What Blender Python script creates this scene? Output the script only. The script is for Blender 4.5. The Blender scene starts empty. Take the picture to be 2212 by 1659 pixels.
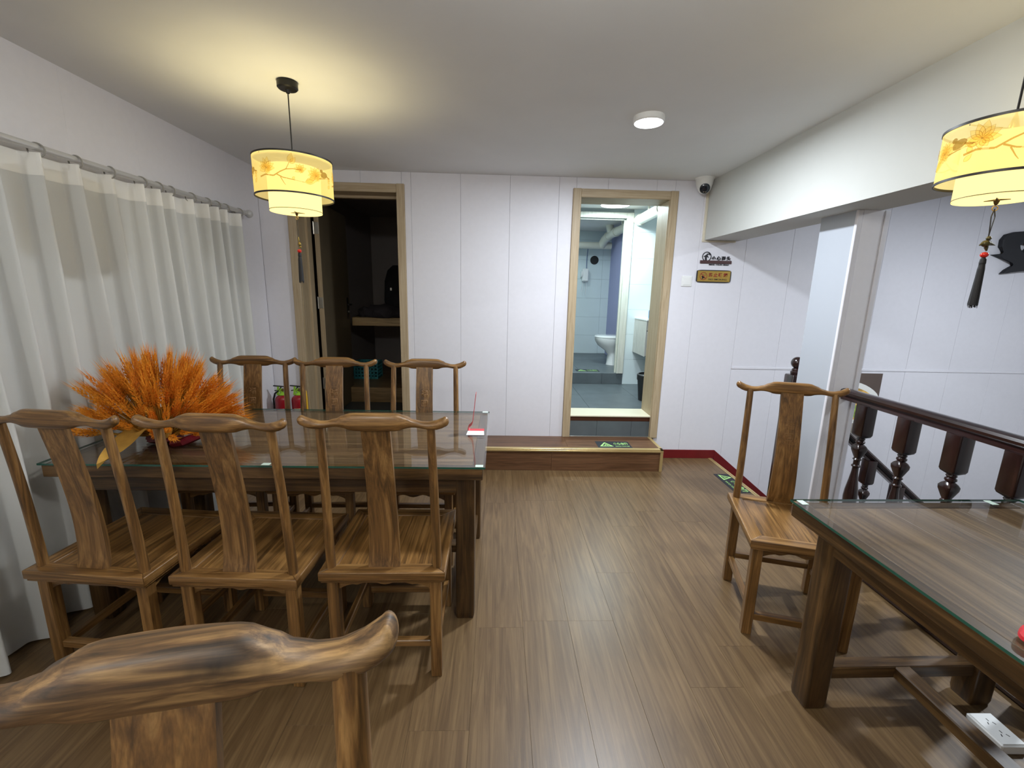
import bpy, bmesh, math, random
from mathutils import Vector, Matrix, Euler
R = random.Random(7)
SC = bpy.context.scene
COL = SC.collection
PI = math.pi

# ---------------------------------------------------------------- camera, light, exposure
CAM_LOC = (0.0, 0.0, 1.5)
F_PX, YAW, PITCH, ROLL = 952.6, 0.0334914, 0.20407975, 0.02224872
cd = bpy.data.cameras.new('camera'); cam = bpy.data.objects.new('camera', cd); COL.objects.link(cam)
cd.sensor_fit = 'HORIZONTAL'; cd.sensor_width = 36.0; cd.lens = F_PX / 2212 * 36.0
cd.clip_start = 0.02; cd.clip_end = 60
cy, sy, cp, sp = math.cos(YAW), math.sin(YAW), math.cos(PITCH), math.sin(PITCH)
fwd = Vector((sy*cp, cy*cp, -sp)); right = Vector((cy, -sy, 0)); up = right.cross(fwd)
r2 = right*math.cos(ROLL) + up*math.sin(ROLL); u2 = up*math.cos(ROLL) - right*math.sin(ROLL)
m = Matrix((r2, u2, -fwd)).transposed().to_4x4(); m.translation = Vector(CAM_LOC)
cam.matrix_world = m
SC.camera = cam

w = bpy.data.worlds.new('world'); SC.world = w; w.use_nodes = True
w.node_tree.nodes['Background'].inputs[0].default_value = (0.75, 0.82, 1.0, 1)
w.node_tree.nodes['Background'].inputs[1].default_value = 0.02
vs = SC.view_settings
vs.view_transform = 'Standard'; vs.look = 'None'; vs.gamma = 1.0; vs.use_curve_mapping = False
vs.exposure = 0.74
SC.cycles.use_denoising = True
SC.cycles.max_bounces = 10; SC.cycles.diffuse_bounces = 5; SC.cycles.glossy_bounces = 4
SC.cycles.transparent_max_bounces = 16; SC.cycles.transmission_bounces = 6
SC.cycles.caustics_reflective = False; SC.cycles.caustics_refractive = False
SC.cycles.sample_clamp_indirect = 6.0

COOL = (0.86, 0.93, 1.0); WARM = (1.0, 0.84, 0.46); NEUT = (0.98, 0.98, 0.93)
def disk_light(name, loc, size, power, color):
    ld = bpy.data.lights.new(name, 'AREA'); ld.shape = 'DISK'; ld.size = size; ld.energy = power; ld.color = color
    o = bpy.data.objects.new(name, ld); COL.objects.link(o); o.location = loc
    return o
def fill_light(name, loc, rad, power, color):
    ld = bpy.data.lights.new(name, 'POINT'); ld.shadow_soft_size = rad; ld.energy = power; ld.color = color
    o = bpy.data.objects.new(name, ld); COL.objects.link(o); o.location = loc
    return o
CEIL = 2.45
disk_light('downlight_glow', (0.80, 2.615, CEIL-0.034), 0.160, 31.0, COOL)            # the round lamp in view
fill_light('added_fill_glow', (0.25, 0.80, CEIL-0.135), 0.08, 17.0, NEUT)            # fill lights out of view, added to brighten curtain and chairs
fill_light('added_fill_glow', (-1.0, -0.9, CEIL-0.135), 0.08, 24.0, NEUT)
disk_light('stair_lamp_glow', (3.7, 2.1, CEIL-0.034), 0.145, 34.0, COOL)              # lamp over the stairwell
disk_light('washroom_lamp_glow', (1.24, 4.95, 2.44), 0.30, 18.0, (0.80, 0.97, 1.0))   # washroom ceiling lamp
disk_light('toilet_lamp_glow', (0.9, 6.4, 2.44), 0.20, 3.2, (0.75, 0.92, 1.0))

# ---------------------------------------------------------------- helpers
def link(o): COL.objects.link(o); return o
def empty(name, loc=(0,0,0), rz=0.0):
    o = bpy.data.objects.new(name, None); link(o); o.empty_display_size = 0.05
    o.location = loc; o.rotation_euler = (0, 0, rz); return o
def tag(o, label, cat, group=None):
    o['label'] = label; o['category'] = cat
    if group: o['group'] = group
    return o
def thing(name, label, cat, loc=(0,0,0), rz=0.0, group=None):
    return tag(empty(name, loc, rz), label, cat, group)
def obj(name, bm, mat, parent=None, smooth=False, label=None, angle=None):
    me = bpy.data.meshes.new(name)
    bmesh.ops.recalc_face_normals(bm, faces=bm.faces)
    if smooth:
        lim = math.radians(angle or 40)
        for f in bm.faces: f.smooth = True
        for e in bm.edges:
            if len(e.link_faces) == 2 and e.calc_face_angle(0) > lim: e.smooth = False
    bm.to_mesh(me); bm.free()
    o = bpy.data.objects.new(name, me); link(o)
    for mm in (mat if isinstance(mat, (list, tuple)) else [mat]): me.materials.append(mm)
    if parent: o.parent = parent
    if label: o['label'] = label
    return o
def share(name, me, parent=None, loc=(0,0,0), rot=(0,0,0), scale=(1,1,1)):
    o = bpy.data.objects.new(name, me); link(o); o.location = loc; o.rotation_euler = rot; o.scale = scale
    if parent: o.parent = parent
    return o
def dup(root, loc, rz, label=None, rename=None):
    def cp(o, par):
        c = o.copy(); COL.objects.link(c)
        if par: c.parent = par
        for ch in [x for x in KIDS.get(o.name, [])]: cp(ch, c)
        return c
    global KIDS
    KIDS = {}
    for o in SC.objects:
        if o.parent: KIDS.setdefault(o.parent.name, []).append(o)
    r = cp(root, None); r.location = loc; r.rotation_euler = (0, 0, rz)
    if label: r['label'] = label
    return r
def struct(name, bm, mat, parent=None, smooth=False):
    o = obj(name, bm, mat, parent, smooth)
    if not parent: o['kind'] = 'structure'
    return o
def sempty(name, loc=(0,0,0)):
    o = empty(name, loc); o['kind'] = 'structure'; return o

def box(bm, x0, x1, y0, y1, z0, z1, bev=0.0, mi=0, M=None):
    vs_ = [bm.verts.new((x, y, z)) for x in (x0, x1) for y in (y0, y1) for z in (z0, z1)]
    q = [(0,1,3,2),(4,6,7,5),(0,4,5,1),(2,3,7,6),(0,2,6,4),(1,5,7,3)]
    fs = [bm.faces.new([vs_[i] for i in f]) for f in q]
    for f in fs: f.material_index = mi
    if bev > 0:
        es = list({e for f in fs for e in f.edges})
        res = bmesh.ops.bevel(bm, geom=es, offset=bev, segments=1, affect='EDGES', profile=0.5)
        vs_ = list({v for f in res['faces'] for v in f.verts} | {v for v in vs_ if v.is_valid})
    if M is not None: bmesh.ops.transform(bm, matrix=M, verts=[v for v in vs_ if v.is_valid])
    return vs_
def nbox(*a, **k):
    bm = bmesh.new(); box(bm, *a, **k); return bm
def bar(bm, a, b, wd, ht, upv=(0,0,1), bev=0.0):
    a, b = Vector(a), Vector(b); d = (b-a); L = d.length; d.normalize()
    s = d.cross(Vector(upv)).normalized(); t = s.cross(d)
    M = Matrix((s, d, t)).transposed().to_4x4(); M.translation = a
    return box(bm, -wd/2, wd/2, 0, L, -ht/2, ht/2, bev, 0, M)
def ring(bm, c, ax1, ax2, r1, r2, n, p=2.0):
    out = []
    for k in range(n):
        a = 2*PI*k/n; ca, sa = math.cos(a), math.sin(a)
        x = math.copysign(abs(ca)**(2/p), ca)*r1; y = math.copysign(abs(sa)**(2/p), sa)*r2
        out.append(bm.verts.new(c + ax1*x + ax2*y))
    return out
def skin(bm, rings, cap=True, mi=0):
    for A, B in zip(rings, rings[1:]):
        n = len(A)
        for k in range(n):
            f = bm.faces.new((A[k], A[(k+1) % n], B[(k+1) % n], B[k])); f.material_index = mi
    if cap:
        f = bm.faces.new(rings[0][::-1]); f.material_index = mi
        f = bm.faces.new(rings[-1]); f.material_index = mi
def tube(bm, pts, rad, n=10, cap=True, mi=0):
    pts = [Vector(p) for p in pts]
    if not isinstance(rad, (list, tuple)): rad = [rad]*len(pts)
    rings = []; prev = None
    for i, p in enumerate(pts):
        d = (pts[min(i+1, len(pts)-1)] - pts[max(i-1, 0)]).normalized()
        if prev is None:
            h = Vector((0,0,1)) if abs(d.z) < 0.9 else Vector((1,0,0))
            s = d.cross(h).normalized()
        else:
            s = (prev - d*prev.dot(d)).normalized()
        prev = s
        rings.append(ring(bm, p, s, d.cross(s), rad[i], rad[i], n))
    skin(bm, rings, cap, mi)
def lathe(bm, prof, c=(0,0,0), n=20, cap=True, mi=0, sq=None):
    """prof: (r, z) or (r, z, p): p is the corner power of the section (2 round, 12 square)"""
    c = Vector(c); X, Y = Vector((1,0,0)), Vector((0,1,0)); rings = []
    for q in prof:
        p = q[2] if len(q) > 2 else 2.0
        rings.append(ring(bm, c + Vector((0,0,q[1])), X, Y, max(q[0], 1e-4), max(q[0], 1e-4), n, p))
    skin(bm, rings, cap, mi)
def prism(bm, pts, fn, t0, t1, mi=0):
    """pts: 2D outline; fn(u, v, t) -> 3D"""
    A = [bm.verts.new(fn(u, v, t0)) for u, v in pts]; B = [bm.verts.new(fn(u, v, t1)) for u, v in pts]
    n = len(pts); fs = []
    for k in range(n): fs.append(bm.faces.new((A[k], A[(k+1) % n], B[(k+1) % n], B[k])))
    fs.append(bm.faces.new(A[::-1])); fs.append(bm.faces.new(B))
    for f in fs: f.material_index = mi
def sphere(bm, c, r, sx=1, sy=1, sz=1, u=16, v=10, mi=0):
    M = Matrix.Translation(c) @ Matrix.Diagonal((r*sx, r*sy, r*sz, 1))
    g = bmesh.ops.create_uvsphere(bm, u_segments=u, v_segments=v, radius=1.0, matrix=M)
    for vv in g['verts']:
        for f in vv.link_faces: f.material_index = mi
def text_bm(s, size, ext=0.0008, bold=0.0, width=None):
    """writing as a mesh, lying in the XY plane, centred on its own box"""
    cu = bpy.data.curves.new('writing', 'FONT'); cu.body = s; cu.size = 1.0; cu.offset = bold; cu.resolution_u = 3
    o = bpy.data.objects.new('writing', cu); COL.objects.link(o)
    dg = bpy.context.evaluated_depsgraph_get(); dg.update()
    me = bpy.data.meshes.new_from_object(o.evaluated_get(dg))
    bm = bmesh.new(); bm.from_mesh(me)
    bpy.data.objects.remove(o); bpy.data.curves.remove(cu); bpy.data.meshes.remove(me)
    if not bm.verts: return bm
    xs = [v.co.x for v in bm.verts]; ys = [v.co.y for v in bm.verts]
    h = max(ys)-min(ys); wd = max(xs)-min(xs); k = size/h; kx = k if width is None else width/wd
    for v in bm.verts: v.co = Vector(((v.co.x-(max(xs)+min(xs))/2)*kx, (v.co.y-(max(ys)+min(ys))/2)*k, 0))
    bmesh.ops.remove_doubles(bm, verts=bm.verts, dist=1e-6)
    g = bmesh.ops.extrude_face_region(bm, geom=list(bm.faces))
    for e in g['geom']:
        if isinstance(e, bmesh.types.BMVert): e.co.z += ext
    return bm
def xform(bm, M): bmesh.ops.transform(bm, matrix=M, verts=bm.verts); return bm
def frame_M(o, ex, ey, ez):
    M = Matrix((Vector(ex), Vector(ey), Vector(ez))).transposed().to_4x4(); M.translation = Vector(o); return M
def on_back(x, z, y): return frame_M((x, y, z), (1,0,0), (0,0,1), (0,-1,0))      # writing on a wall that faces -y

# ---------------------------------------------------------------- materials
def srgb(r, g, b):
    f = lambda c: (c/255/12.92) if c <= 10.3 else ((c/255+0.055)/1.055)**2.4
    return (f(r), f(g), f(b), 1.0)
def base_mat(name):
    m = bpy.data.materials.new(name); m.use_nodes = True
    nt = m.node_tree; return m, nt, nt.nodes['Principled BSDF']
def N(nt, t, **k):
    n = nt.nodes.new(t)
    for a, b in k.items(): setattr(n, a, b)
    return n
def plain(name, col, rough=0.5, metal=0.0, noise=0.0, nscale=8.0, bump=0.0, bscale=200.0, spec=0.5, coat=0.0):
    m, nt, b = base_mat(name)
    b.inputs['Roughness'].default_value = rough; b.inputs['Metallic'].default_value = metal
    b.inputs['Specular IOR Level'].default_value = spec; b.inputs['Coat Weight'].default_value = coat
    b.inputs['Base Color'].default_value = col
    tc = N(nt, 'ShaderNodeTexCoord')
    if noise > 0:
        n = N(nt, 'ShaderNodeTexNoise'); n.inputs['Scale'].default_value = nscale; n.inputs['Detail'].default_value = 4
        nt.links.new(tc.outputs['Object'], n.inputs['Vector'])
        r = N(nt, 'ShaderNodeValToRGB')
        r.color_ramp.elements[0].position = 0.3; r.color_ramp.elements[1].position = 0.7
        r.color_ramp.elements[0].color = tuple(c*(1-noise) for c in col[:3])+(1,)
        r.color_ramp.elements[1].color = tuple(min(1, c*(1+noise)) for c in col[:3])+(1,)
        nt.links.new(n.outputs['Fac'], r.inputs[0]); nt.links.new(r.outputs[0], b.inputs['Base Color'])
    if bump > 0:
        n2 = N(nt, 'ShaderNodeTexNoise'); n2.inputs['Scale'].default_value = bscale
        nt.links.new(tc.outputs['Object'], n2.inputs['Vector'])
        bp = N(nt, 'ShaderNodeBump'); bp.inputs['Strength'].default_value = bump; bp.inputs['Distance'].default_value = 0.002
        nt.links.new(n2.outputs['Fac'], bp.inputs['Height']); nt.links.new(bp.outputs[0], b.inputs['Normal'])
    return m
def wood(name, c0, c1, c2, axis='z', rough=0.38, across=20.0, along=1.4, var=0.10, coat=0.15, knot=None, fine=0.26, world=False):
    """grained wood: stretched noise for figure, fine pores, a hue of its own per object"""
    m, nt, b = base_mat(name); L = nt.links.new
    b.inputs['Roughness'].default_value = rough; b.inputs['Coat Weight'].default_value = coat; b.inputs['Coat Roughness'].default_value = 0.25
    tc = N(nt, 'ShaderNodeTexCoord'); oi = N(nt, 'ShaderNodeObjectInfo')
    mu = N(nt, 'ShaderNodeVectorMath', operation='MULTIPLY'); mu.inputs[1].default_value = (37.0, 53.0, 71.0)
    L(oi.outputs['Random'], mu.inputs[0])
    ad = N(nt, 'ShaderNodeVectorMath', operation='ADD'); L(tc.outputs['Object'], ad.inputs[0]); L(mu.outputs[0], ad.inputs[1])
    sc = {'x': (along, across, across), 'y': (across, along, across), 'z': (across, across, along)}[axis]
    def nz(mult, detail, dist):
        mp = N(nt, 'ShaderNodeMapping'); mp.inputs['Scale'].default_value = tuple(s*mult if s != along else s*(mult**0.6) for s in sc)
        L(ad.outputs[0], mp.inputs[0])
        n = N(nt, 'ShaderNodeTexNoise'); n.inputs['Scale'].default_value = 1.0; n.inputs['Detail'].default_value = detail
        n.inputs['Distortion'].default_value = dist; n.inputs['Roughness'].default_value = 0.6
        L(mp.outputs[0], n.inputs['Vector']); return n
    n1 = nz(1.0, 5, 1.6); n2 = nz(8.0, 3, 0.3)
    r = N(nt, 'ShaderNodeValToRGB'); e = r.color_ramp.elements
    e[0].position = 0.35; e[0].color = c0; e[1].position = 0.66; e[1].color = c2
    k = e.new(0.5); k.color = c1
    L(n1.outputs['Fac'], r.inputs[0])
    mx = N(nt, 'ShaderNodeMix', data_type='RGBA', blend_type='MULTIPLY'); mx.inputs['Factor'].default_value = 1.0
    mr = N(nt, 'ShaderNodeMapRange'); mr.inputs[1].default_value = 0.3; mr.inputs[2].default_value = 0.7
    mr.inputs[3].default_value = 1-fine; mr.inputs[4].default_value = 1+fine
    L(n2.outputs['Fac'], mr.inputs[0]); L(r.outputs[0], mx.inputs['A']); L(mr.outputs[0], mx.inputs['B'])
    last = mx.outputs['Result']
    mr2 = N(nt, 'ShaderNodeMapRange'); mr2.inputs[3].default_value = 1-var; mr2.inputs[4].default_value = 1+var
    L(oi.outputs['Random'], mr2.inputs[0])
    m2 = N(nt, 'ShaderNodeMix', data_type='RGBA', blend_type='MULTIPLY'); m2.inputs['Factor'].default_value = 1.0
    L(last, m2.inputs['A']); L(mr2.outputs[0], m2.inputs['B']); last = m2.outputs['Result']
    if knot:
        (kx, ky, kz), kr = knot
        vd = N(nt, 'ShaderNodeVectorMath', operation='SUBTRACT'); vd.inputs[1].default_value = (kx, ky, kz)
        L(tc.outputs['Object'], vd.inputs[0])
        vsx = N(nt, 'ShaderNodeVectorMath', operation='MULTIPLY'); vsx.inputs[1].default_value = (0.45, 0.8, 1.0); L(vd.outputs[0], vsx.inputs[0])
        wn = N(nt, 'ShaderNodeTexNoise'); wn.inputs['Scale'].default_value = 26; wn.inputs['Detail'].default_value = 4; L(tc.outputs['Object'], wn.inputs['Vector'])
        ln = N(nt, 'ShaderNodeVectorMath', operation='LENGTH'); L(vsx.outputs[0], ln.inputs[0])
        a2 = N(nt, 'ShaderNodeMath', operation='MULTIPLY_ADD'); L(wn.outputs['Fac'], a2.inputs[0]); a2.inputs[1].default_value = kr*1.6; L(ln.outputs['Value'], a2.inputs[2])
        mk = N(nt, 'ShaderNodeMapRange'); mk.inputs[1].default_value = kr*0.9; mk.inputs[2].default_value = kr*2.0; mk.inputs[3].default_value = 0.92; mk.inputs[4].default_value = 0.0
        L(a2.outputs[0], mk.inputs[0])
        m3 = N(nt, 'ShaderNodeMix', data_type='RGBA'); L(mk.outputs[0], m3.inputs['Factor']); L(last, m3.inputs['A']); m3.inputs['B'].default_value = tuple(c*0.28 for c in c0[:3])+(1,)
        last = m3.outputs['Result']
    L(last, b.inputs['Base Color'])
    bp = N(nt, 'ShaderNodeBump'); bp.inputs['Strength'].default_value = 0.10; bp.inputs['Distance'].default_value = 0.001
    L(n2.outputs['Fac'], bp.inputs['Height']); L(bp.outputs[0], b.inputs['Normal'])
    return m
def emit(name, col, s):
    m, nt, b = base_mat(name); nt.nodes.remove(b)
    e = N(nt, 'ShaderNodeEmission'); e.inputs[0].default_value = col; e.inputs[1].default_value = s
    nt.links.new(e.outputs[0], nt.nodes['Material Output'].inputs[0]); return m
def clear_glass(name, tint=(1,1,1,1), rough=0.0, ior=1.5):
    m, nt, b = base_mat(name); nt.nodes.remove(b); L = nt.links.new
    t = N(nt, 'ShaderNodeBsdfTransparent'); t.inputs[0].default_value = tint
    g = N(nt, 'ShaderNodeBsdfGlossy'); g.inputs['Roughness'].default_value = rough
    fr = N(nt, 'ShaderNodeFresnel'); 
    ge = N(nt, 'ShaderNodeNewGeometry'); mi_ = N(nt, 'ShaderNodeMapRange'); mi_.inputs[3].default_value = ior; mi_.inputs[4].default_value = 1/ior
    L(ge.outputs['Backfacing'], mi_.inputs[0]); L(mi_.outputs[0], fr.inputs[0])      # the same reflectance from either side
    mx = N(nt, 'ShaderNodeMixShader'); L(fr.outputs[0], mx.inputs[0]); L(t.outputs[0], mx.inputs[1]); L(g.outputs[0], mx.inputs[2])
    L(mx.outputs[0], nt.nodes['Material Output'].inputs[0]); return m
def shade_mat(name, col, transp, em, ecol):
    m, nt, b = base_mat(name); nt.nodes.remove(b); L = nt.links.new
    t = N(nt, 'ShaderNodeBsdfTransparent'); t.inputs[0].default_value = (1, 0.93, 0.72, 1)
    tr = N(nt, 'ShaderNodeBsdfTranslucent'); tr.inputs[0].default_value = col
    df = N(nt, 'ShaderNodeBsdfDiffuse'); df.inputs[0].default_value = col
    e = N(nt, 'ShaderNodeEmission'); e.inputs[0].default_value = ecol; e.inputs[1].default_value = em
    a = N(nt, 'ShaderNodeMixShader'); a.inputs[0].default_value = 0.4; L(tr.outputs[0], a.inputs[1]); L(df.outputs[0], a.inputs[2])
    c = N(nt, 'ShaderNodeMixShader'); c.inputs[0].default_value = transp; L(a.outputs[0], c.inputs[1]); L(t.outputs[0], c.inputs[2])
    s = N(nt, 'ShaderNodeAddShader'); L(c.outputs[0], s.inputs[0]); L(e.outputs[0], s.inputs[1])
    L(s.outputs[0], nt.nodes['Material Output'].inputs[0]); return m

M_ceil = plain('ceiling_paint', srgb(228, 230, 231), 0.9, noise=0.02, nscale=3)
M_panel = plain('lilac_panel', srgb(226, 225, 232), 0.45, noise=0.012, nscale=30, spec=0.3)
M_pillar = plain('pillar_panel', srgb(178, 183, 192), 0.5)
M_core = plain('panel_joint', srgb(150, 146, 156), 0.8)
M_plaster = plain('white_plaster', srgb(226, 225, 224), 0.8, noise=0.015, nscale=5)
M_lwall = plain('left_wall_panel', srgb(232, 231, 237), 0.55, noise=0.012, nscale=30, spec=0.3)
M_floor = wood('floor_plank_wood', srgb(93, 71, 46), srgb(107, 84, 56), srgb(121, 97, 66), 'y', 0.36, 34, 1.6, 0.018, 0.0, fine=0.11)
M_sub = plain('subfloor', srgb(58, 42, 30), 0.9)
M_step = wood('step_wood', srgb(83, 56, 36), srgb(101, 70, 47), srgb(113, 81, 56), 'x', 0.4, 26, 1.6, 0.04, 0.0)
M_brass = plain('brass_trim', srgb(206, 182, 128), 0.32, 0.55)
M_red = plain('red_skirting', srgb(110, 22, 26), 0.4, noise=0.1)
M_case = wood('beige_casing', srgb(164, 143, 113), srgb(177, 158, 128), srgb(186, 168, 140), 'z', 0.5, 55, 2.0, 0.02, 0.0, fine=0.06)
M_caseh = wood('beige_casing_flat', srgb(164, 143, 113), srgb(177, 158, 128), srgb(186, 168, 140), 'x', 0.5, 55, 2.0, 0.02, 0.0, fine=0.06)
CW = (srgb(81, 56, 28), srgb(117, 83, 43), srgb(149, 112, 65))
M_cz = wood('chair_wood_upright', *CW, axis='z', across=32, rough=0.42, coat=0.15)
M_cx = wood('chair_wood_across', *CW, axis='x', across=32, rough=0.38, coat=0.2)
M_cy = wood('chair_wood_deep', *CW, axis='y', across=32, rough=0.36, coat=0.2)
M_knot = wood('chair_wood_knotted', srgb(52, 40, 28), srgb(100, 74, 46), srgb(148, 116, 74), axis='x', across=34, along=2.6, rough=0.52, coat=0.05, knot=((-0.062, -0.238, 1.080), 0.021))
M_carve = plain('carved_wood', srgb(135, 99, 58), 0.5)
TW = (srgb(50, 34, 18), srgb(76, 54, 29), srgb(104, 77, 44))
M_tz = wood('table_wood_upright', *TW, axis='z', across=18, rough=0.4)
M_tx = wood('table_wood_across', *TW, axis='x', across=18, rough=0.4)
M_ty = wood('table_wood_deep', *TW, axis='y', across=18, rough=0.4)
M_ttop = wood('table_top_grain', srgb(83, 61, 40), srgb(110, 85, 58), srgb(135, 108, 77), 'x', 0.5, 24, 1.0, 0.03, 0.0)
M_ttopy = wood('table_top_grain_deep', srgb(94, 70, 49), srgb(113, 88, 65), srgb(131, 106, 81), 'y', 0.5, 26, 1.2, 0.03, 0.0)
M_glass = clear_glass('clear_glass', (0.985, 0.995, 0.99, 1))
M_gedge = plain('green_glass_edge', srgb(40, 92, 78), 0.15, spec=0.8)
M_pad = plain('silicone_pad', srgb(206, 228, 216), 0.4)
M_curtain = None
M_dark = wood('dark_redwood', srgb(26, 14, 14), srgb(38, 20, 20), srgb(52, 28, 27), 'z', 0.22, 18, 1.4, 0.05, 0.5)
M_darky = wood('dark_redwood_rail', srgb(26, 14, 14), srgb(38, 20, 20), srgb(52, 28, 27), 'y', 0.22, 18, 1.4, 0.05, 0.5)
M_black = plain('black_plastic', srgb(22, 22, 24), 0.45)
M_blackm = plain('black_metal', srgb(20, 18, 17), 0.4, 0.3)
M_white = plain('white_plastic', srgb(232, 233, 232), 0.35)
M_steel = plain('steel', srgb(190, 188, 180), 0.3, 0.9)
M_gold = plain('gold_plate', srgb(214, 178, 92), 0.28, 0.75)
M_signblack = plain('sign_black', srgb(24, 24, 34), 0.5)
M_signbrown = plain('sign_brown', srgb(74, 46, 46), 0.5)
M_signred = plain('sign_red', srgb(150, 44, 34), 0.5)
M_glow = plain('sticker_green', srgb(176, 226, 138), 0.6)
M_sticker = plain('sticker_navy', srgb(26, 30, 40), 0.55)
M_tile = plain('white_tile', srgb(214, 226, 228), 0.2, noise=0.02, nscale=4)
M_grout = plain('grout', srgb(150, 160, 162), 0.9)
M_ftile = plain('dark_tile', srgb(88, 96, 100), 0.4, noise=0.12, nscale=7)
M_lilac = plain('lilac_paint', srgb(168, 170, 206), 0.7)
M_pipe = plain('pvc_pipe', srgb(222, 220, 206), 0.35)
M_ceramic = plain('toilet_ceramic', srgb(236, 238, 238), 0.12, coat=0.5)
M_lamp = emit('lamp_disc', (0.92, 0.97, 1.0, 1), 6.0)
# ---------------------------------------------------------------- the room shell
XL, XE, YB, YW2, YF = -1.99, 2.035, 3.913, 4.175, -2.0      # left wall, floor edge, back wall face, its far face, front wall
ZS = -2.6                                                    # stair landing below
# floor: planks of vinyl wood, 0.2135 wide, run towards the back wall
floor = struct('floor', nbox(XL-0.1, XE, YF, YB+0.02, -0.20, -0.004), M_sub)
PW, PL = 0.2135, 1.22
offs = {2: 1.79, 1: 1.79, 3: 2.153, 5: 2.856, 4: 1.43}
for k in range(-10, 11):
    xa, xb = -0.08 + PW*(k-0), -0.08 + PW*(k+1)
    xa, xb = max(xa, XL), min(xb, XE)
    if xb - xa < 0.02: continue
    o0 = offs.get(k, R.uniform(0, PL)); y = o0 - PL*math.ceil((o0-YF)/PL)
    while y < YB:
        a, b = max(y, YF), min(y+PL, YB+0.01); y += PL
        if b - a < 0.05: continue
        bm = bmesh.new(); box(bm, xa+0.0003, xb-0.0003, a+0.0002, b-0.0002, -0.004, 0.0, 0.0003)
        obj('plank', bm, M_floor, floor)
bm = bmesh.new(); box(bm, XE-0.028, XE+0.006, 2.75, YB, -0.03, 0.0035, 0.0015)
box(bm, XE-0.012, XE-0.008, 2.75, YB, 0.0035, 0.0065, 0.001)
obj('edge_strip', bm, M_brass, floor, label='brass coloured nosing strip at the head of the stairs')

# left wall with wide panels behind the curtain
wl = struct('wall_left', nbox(XL-0.12, XL-0.008, YF, YB+0.3, -0.2, CEIL), M_core)
y = YB
while y > YF+0.01:
    y2 = max(y-0.41, YF); obj('panel', nbox(XL-0.010, XL, y2+0.0002, y-0.0002, 0.0, CEIL, bev=0.0005), M_lwall, wl); y = y2
struct('wall_front', nbox(XL-0.12, 5.6, YF-0.12, YF, ZS, CEIL), M_plaster)
struct('wall_right', nbox(5.5, 5.62, YF, YB+0.3, ZS, CEIL), M_plaster)
struct('ceiling', nbox(XL-0.12, 5.62, YF-0.12, YB+0.05, CEIL, CEIL+0.12), M_ceil)
struct('beam', nbox(1.755, 2.055, YF, YB, 1.978, CEIL), plain('beam_paint', srgb(196, 197, 193), 0.9, noise=0.02, nscale=3))
# back wall: core with two openings, then panels 0.41 wide
D1 = (-1.686, -0.857, 0.20, 2.285); D2 = (0.674, 1.427, 0.20, 2.292)
bm = bmesh.new(); y0, y1 = YB+0.008, YW2
for xa, xb, za, zb in ((XL-0.1, D1[0]-0.03, ZS, CEIL+0.2), (D1[1]+0.03, D2[0]-0.03, ZS, CEIL+0.2), (D2[1]+0.03, 5.6, ZS, CEIL+0.2),
                       (D1[0]-0.03, D1[1]+0.03, D1[3]+0.03, CEIL+0.2), (D2[0]-0.03, D2[1]+0.03, D2[3]+0.03, CEIL+0.2),
                       (D1[0]-0.03, D1[1]+0.03, ZS, 0.2), (D2[0]-0.03, D2[1]+0.03, ZS, 0.2)):
    box(bm, xa, xb, y0, y1, za, zb)
wb = struct('wall_back', bm, M_core)
def wall_piece(xa, xb, za, zb):
    if xb-xa > 0.004 and zb-za > 0.01:
        obj('panel', nbox(xa+0.0007, xb-0.0007, YB, YB+0.010, za+0.0004, zb-0.0004, bev=0.0014), M_panel, wb)
x = 1.72 - 0.41*9
x = max(x, XL)
cols = [XL] + [1.72-0.41*k for k in range(8, -10, -1)]
for xa, xb in zip(cols, cols[1:]):
    xb = min(xb, 5.5)
    cuts = [(D1[0]-0.04, D1[1]+0.04, D1[3]+0.04), (D2[0]-0.04, D2[1]+0.04, D2[3]+0.04)]
    segs = [(xa, xb, 0.0 if xb < 2.0 else None)]
    done = False
    for ca, cb, ct in cuts:
        if xa < cb and xb > ca:
            wall_piece(xa, min(xb, ca), 0.0, CEIL); wall_piece(max(xa, cb), xb, 0.0, CEIL)
            wall_piece(max(xa, ca), min(xb, cb), ct, CEIL); done = True
    if done: continue
    if xa < 2.1: wall_piece(xa, xb, 0.0 if xa < 1.7 else ZS, CEIL)
    else: wall_piece(xa, xb, 0.886, CEIL); wall_piece(xa, xb, ZS, 0.862)
obj('dado_strip', nbox(2.13, 5.5, YB-0.006, YB+0.01, 0.862, 0.886, bev=0.003), M_panel, wb)
bm = bmesh.new(); box(bm, 1.735, 1.756, YB-0.012, YB+0.005, 1.97, CEIL, 0.003); obj('corner_strip', bm, plain('aged_strip', srgb(214, 206, 186), 0.5), wb)
bm = bmesh.new(); box(bm, 1.735, 2.03, YB-0.010, YB+0.005, 1.962, 1.978, 0.003); obj('corner_strip', bm, bpy.data.materials['aged_strip'], wb)

# pillar under the beam
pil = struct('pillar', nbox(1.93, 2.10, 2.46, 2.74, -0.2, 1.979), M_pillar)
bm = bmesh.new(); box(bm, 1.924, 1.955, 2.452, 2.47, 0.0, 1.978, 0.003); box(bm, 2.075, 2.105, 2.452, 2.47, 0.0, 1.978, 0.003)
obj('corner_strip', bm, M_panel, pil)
obj('front_panel', nbox(1.957, 2.073, 2.455, 2.462, 0.0, 1.978, bev=0.001), M_lwall, pil)

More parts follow.
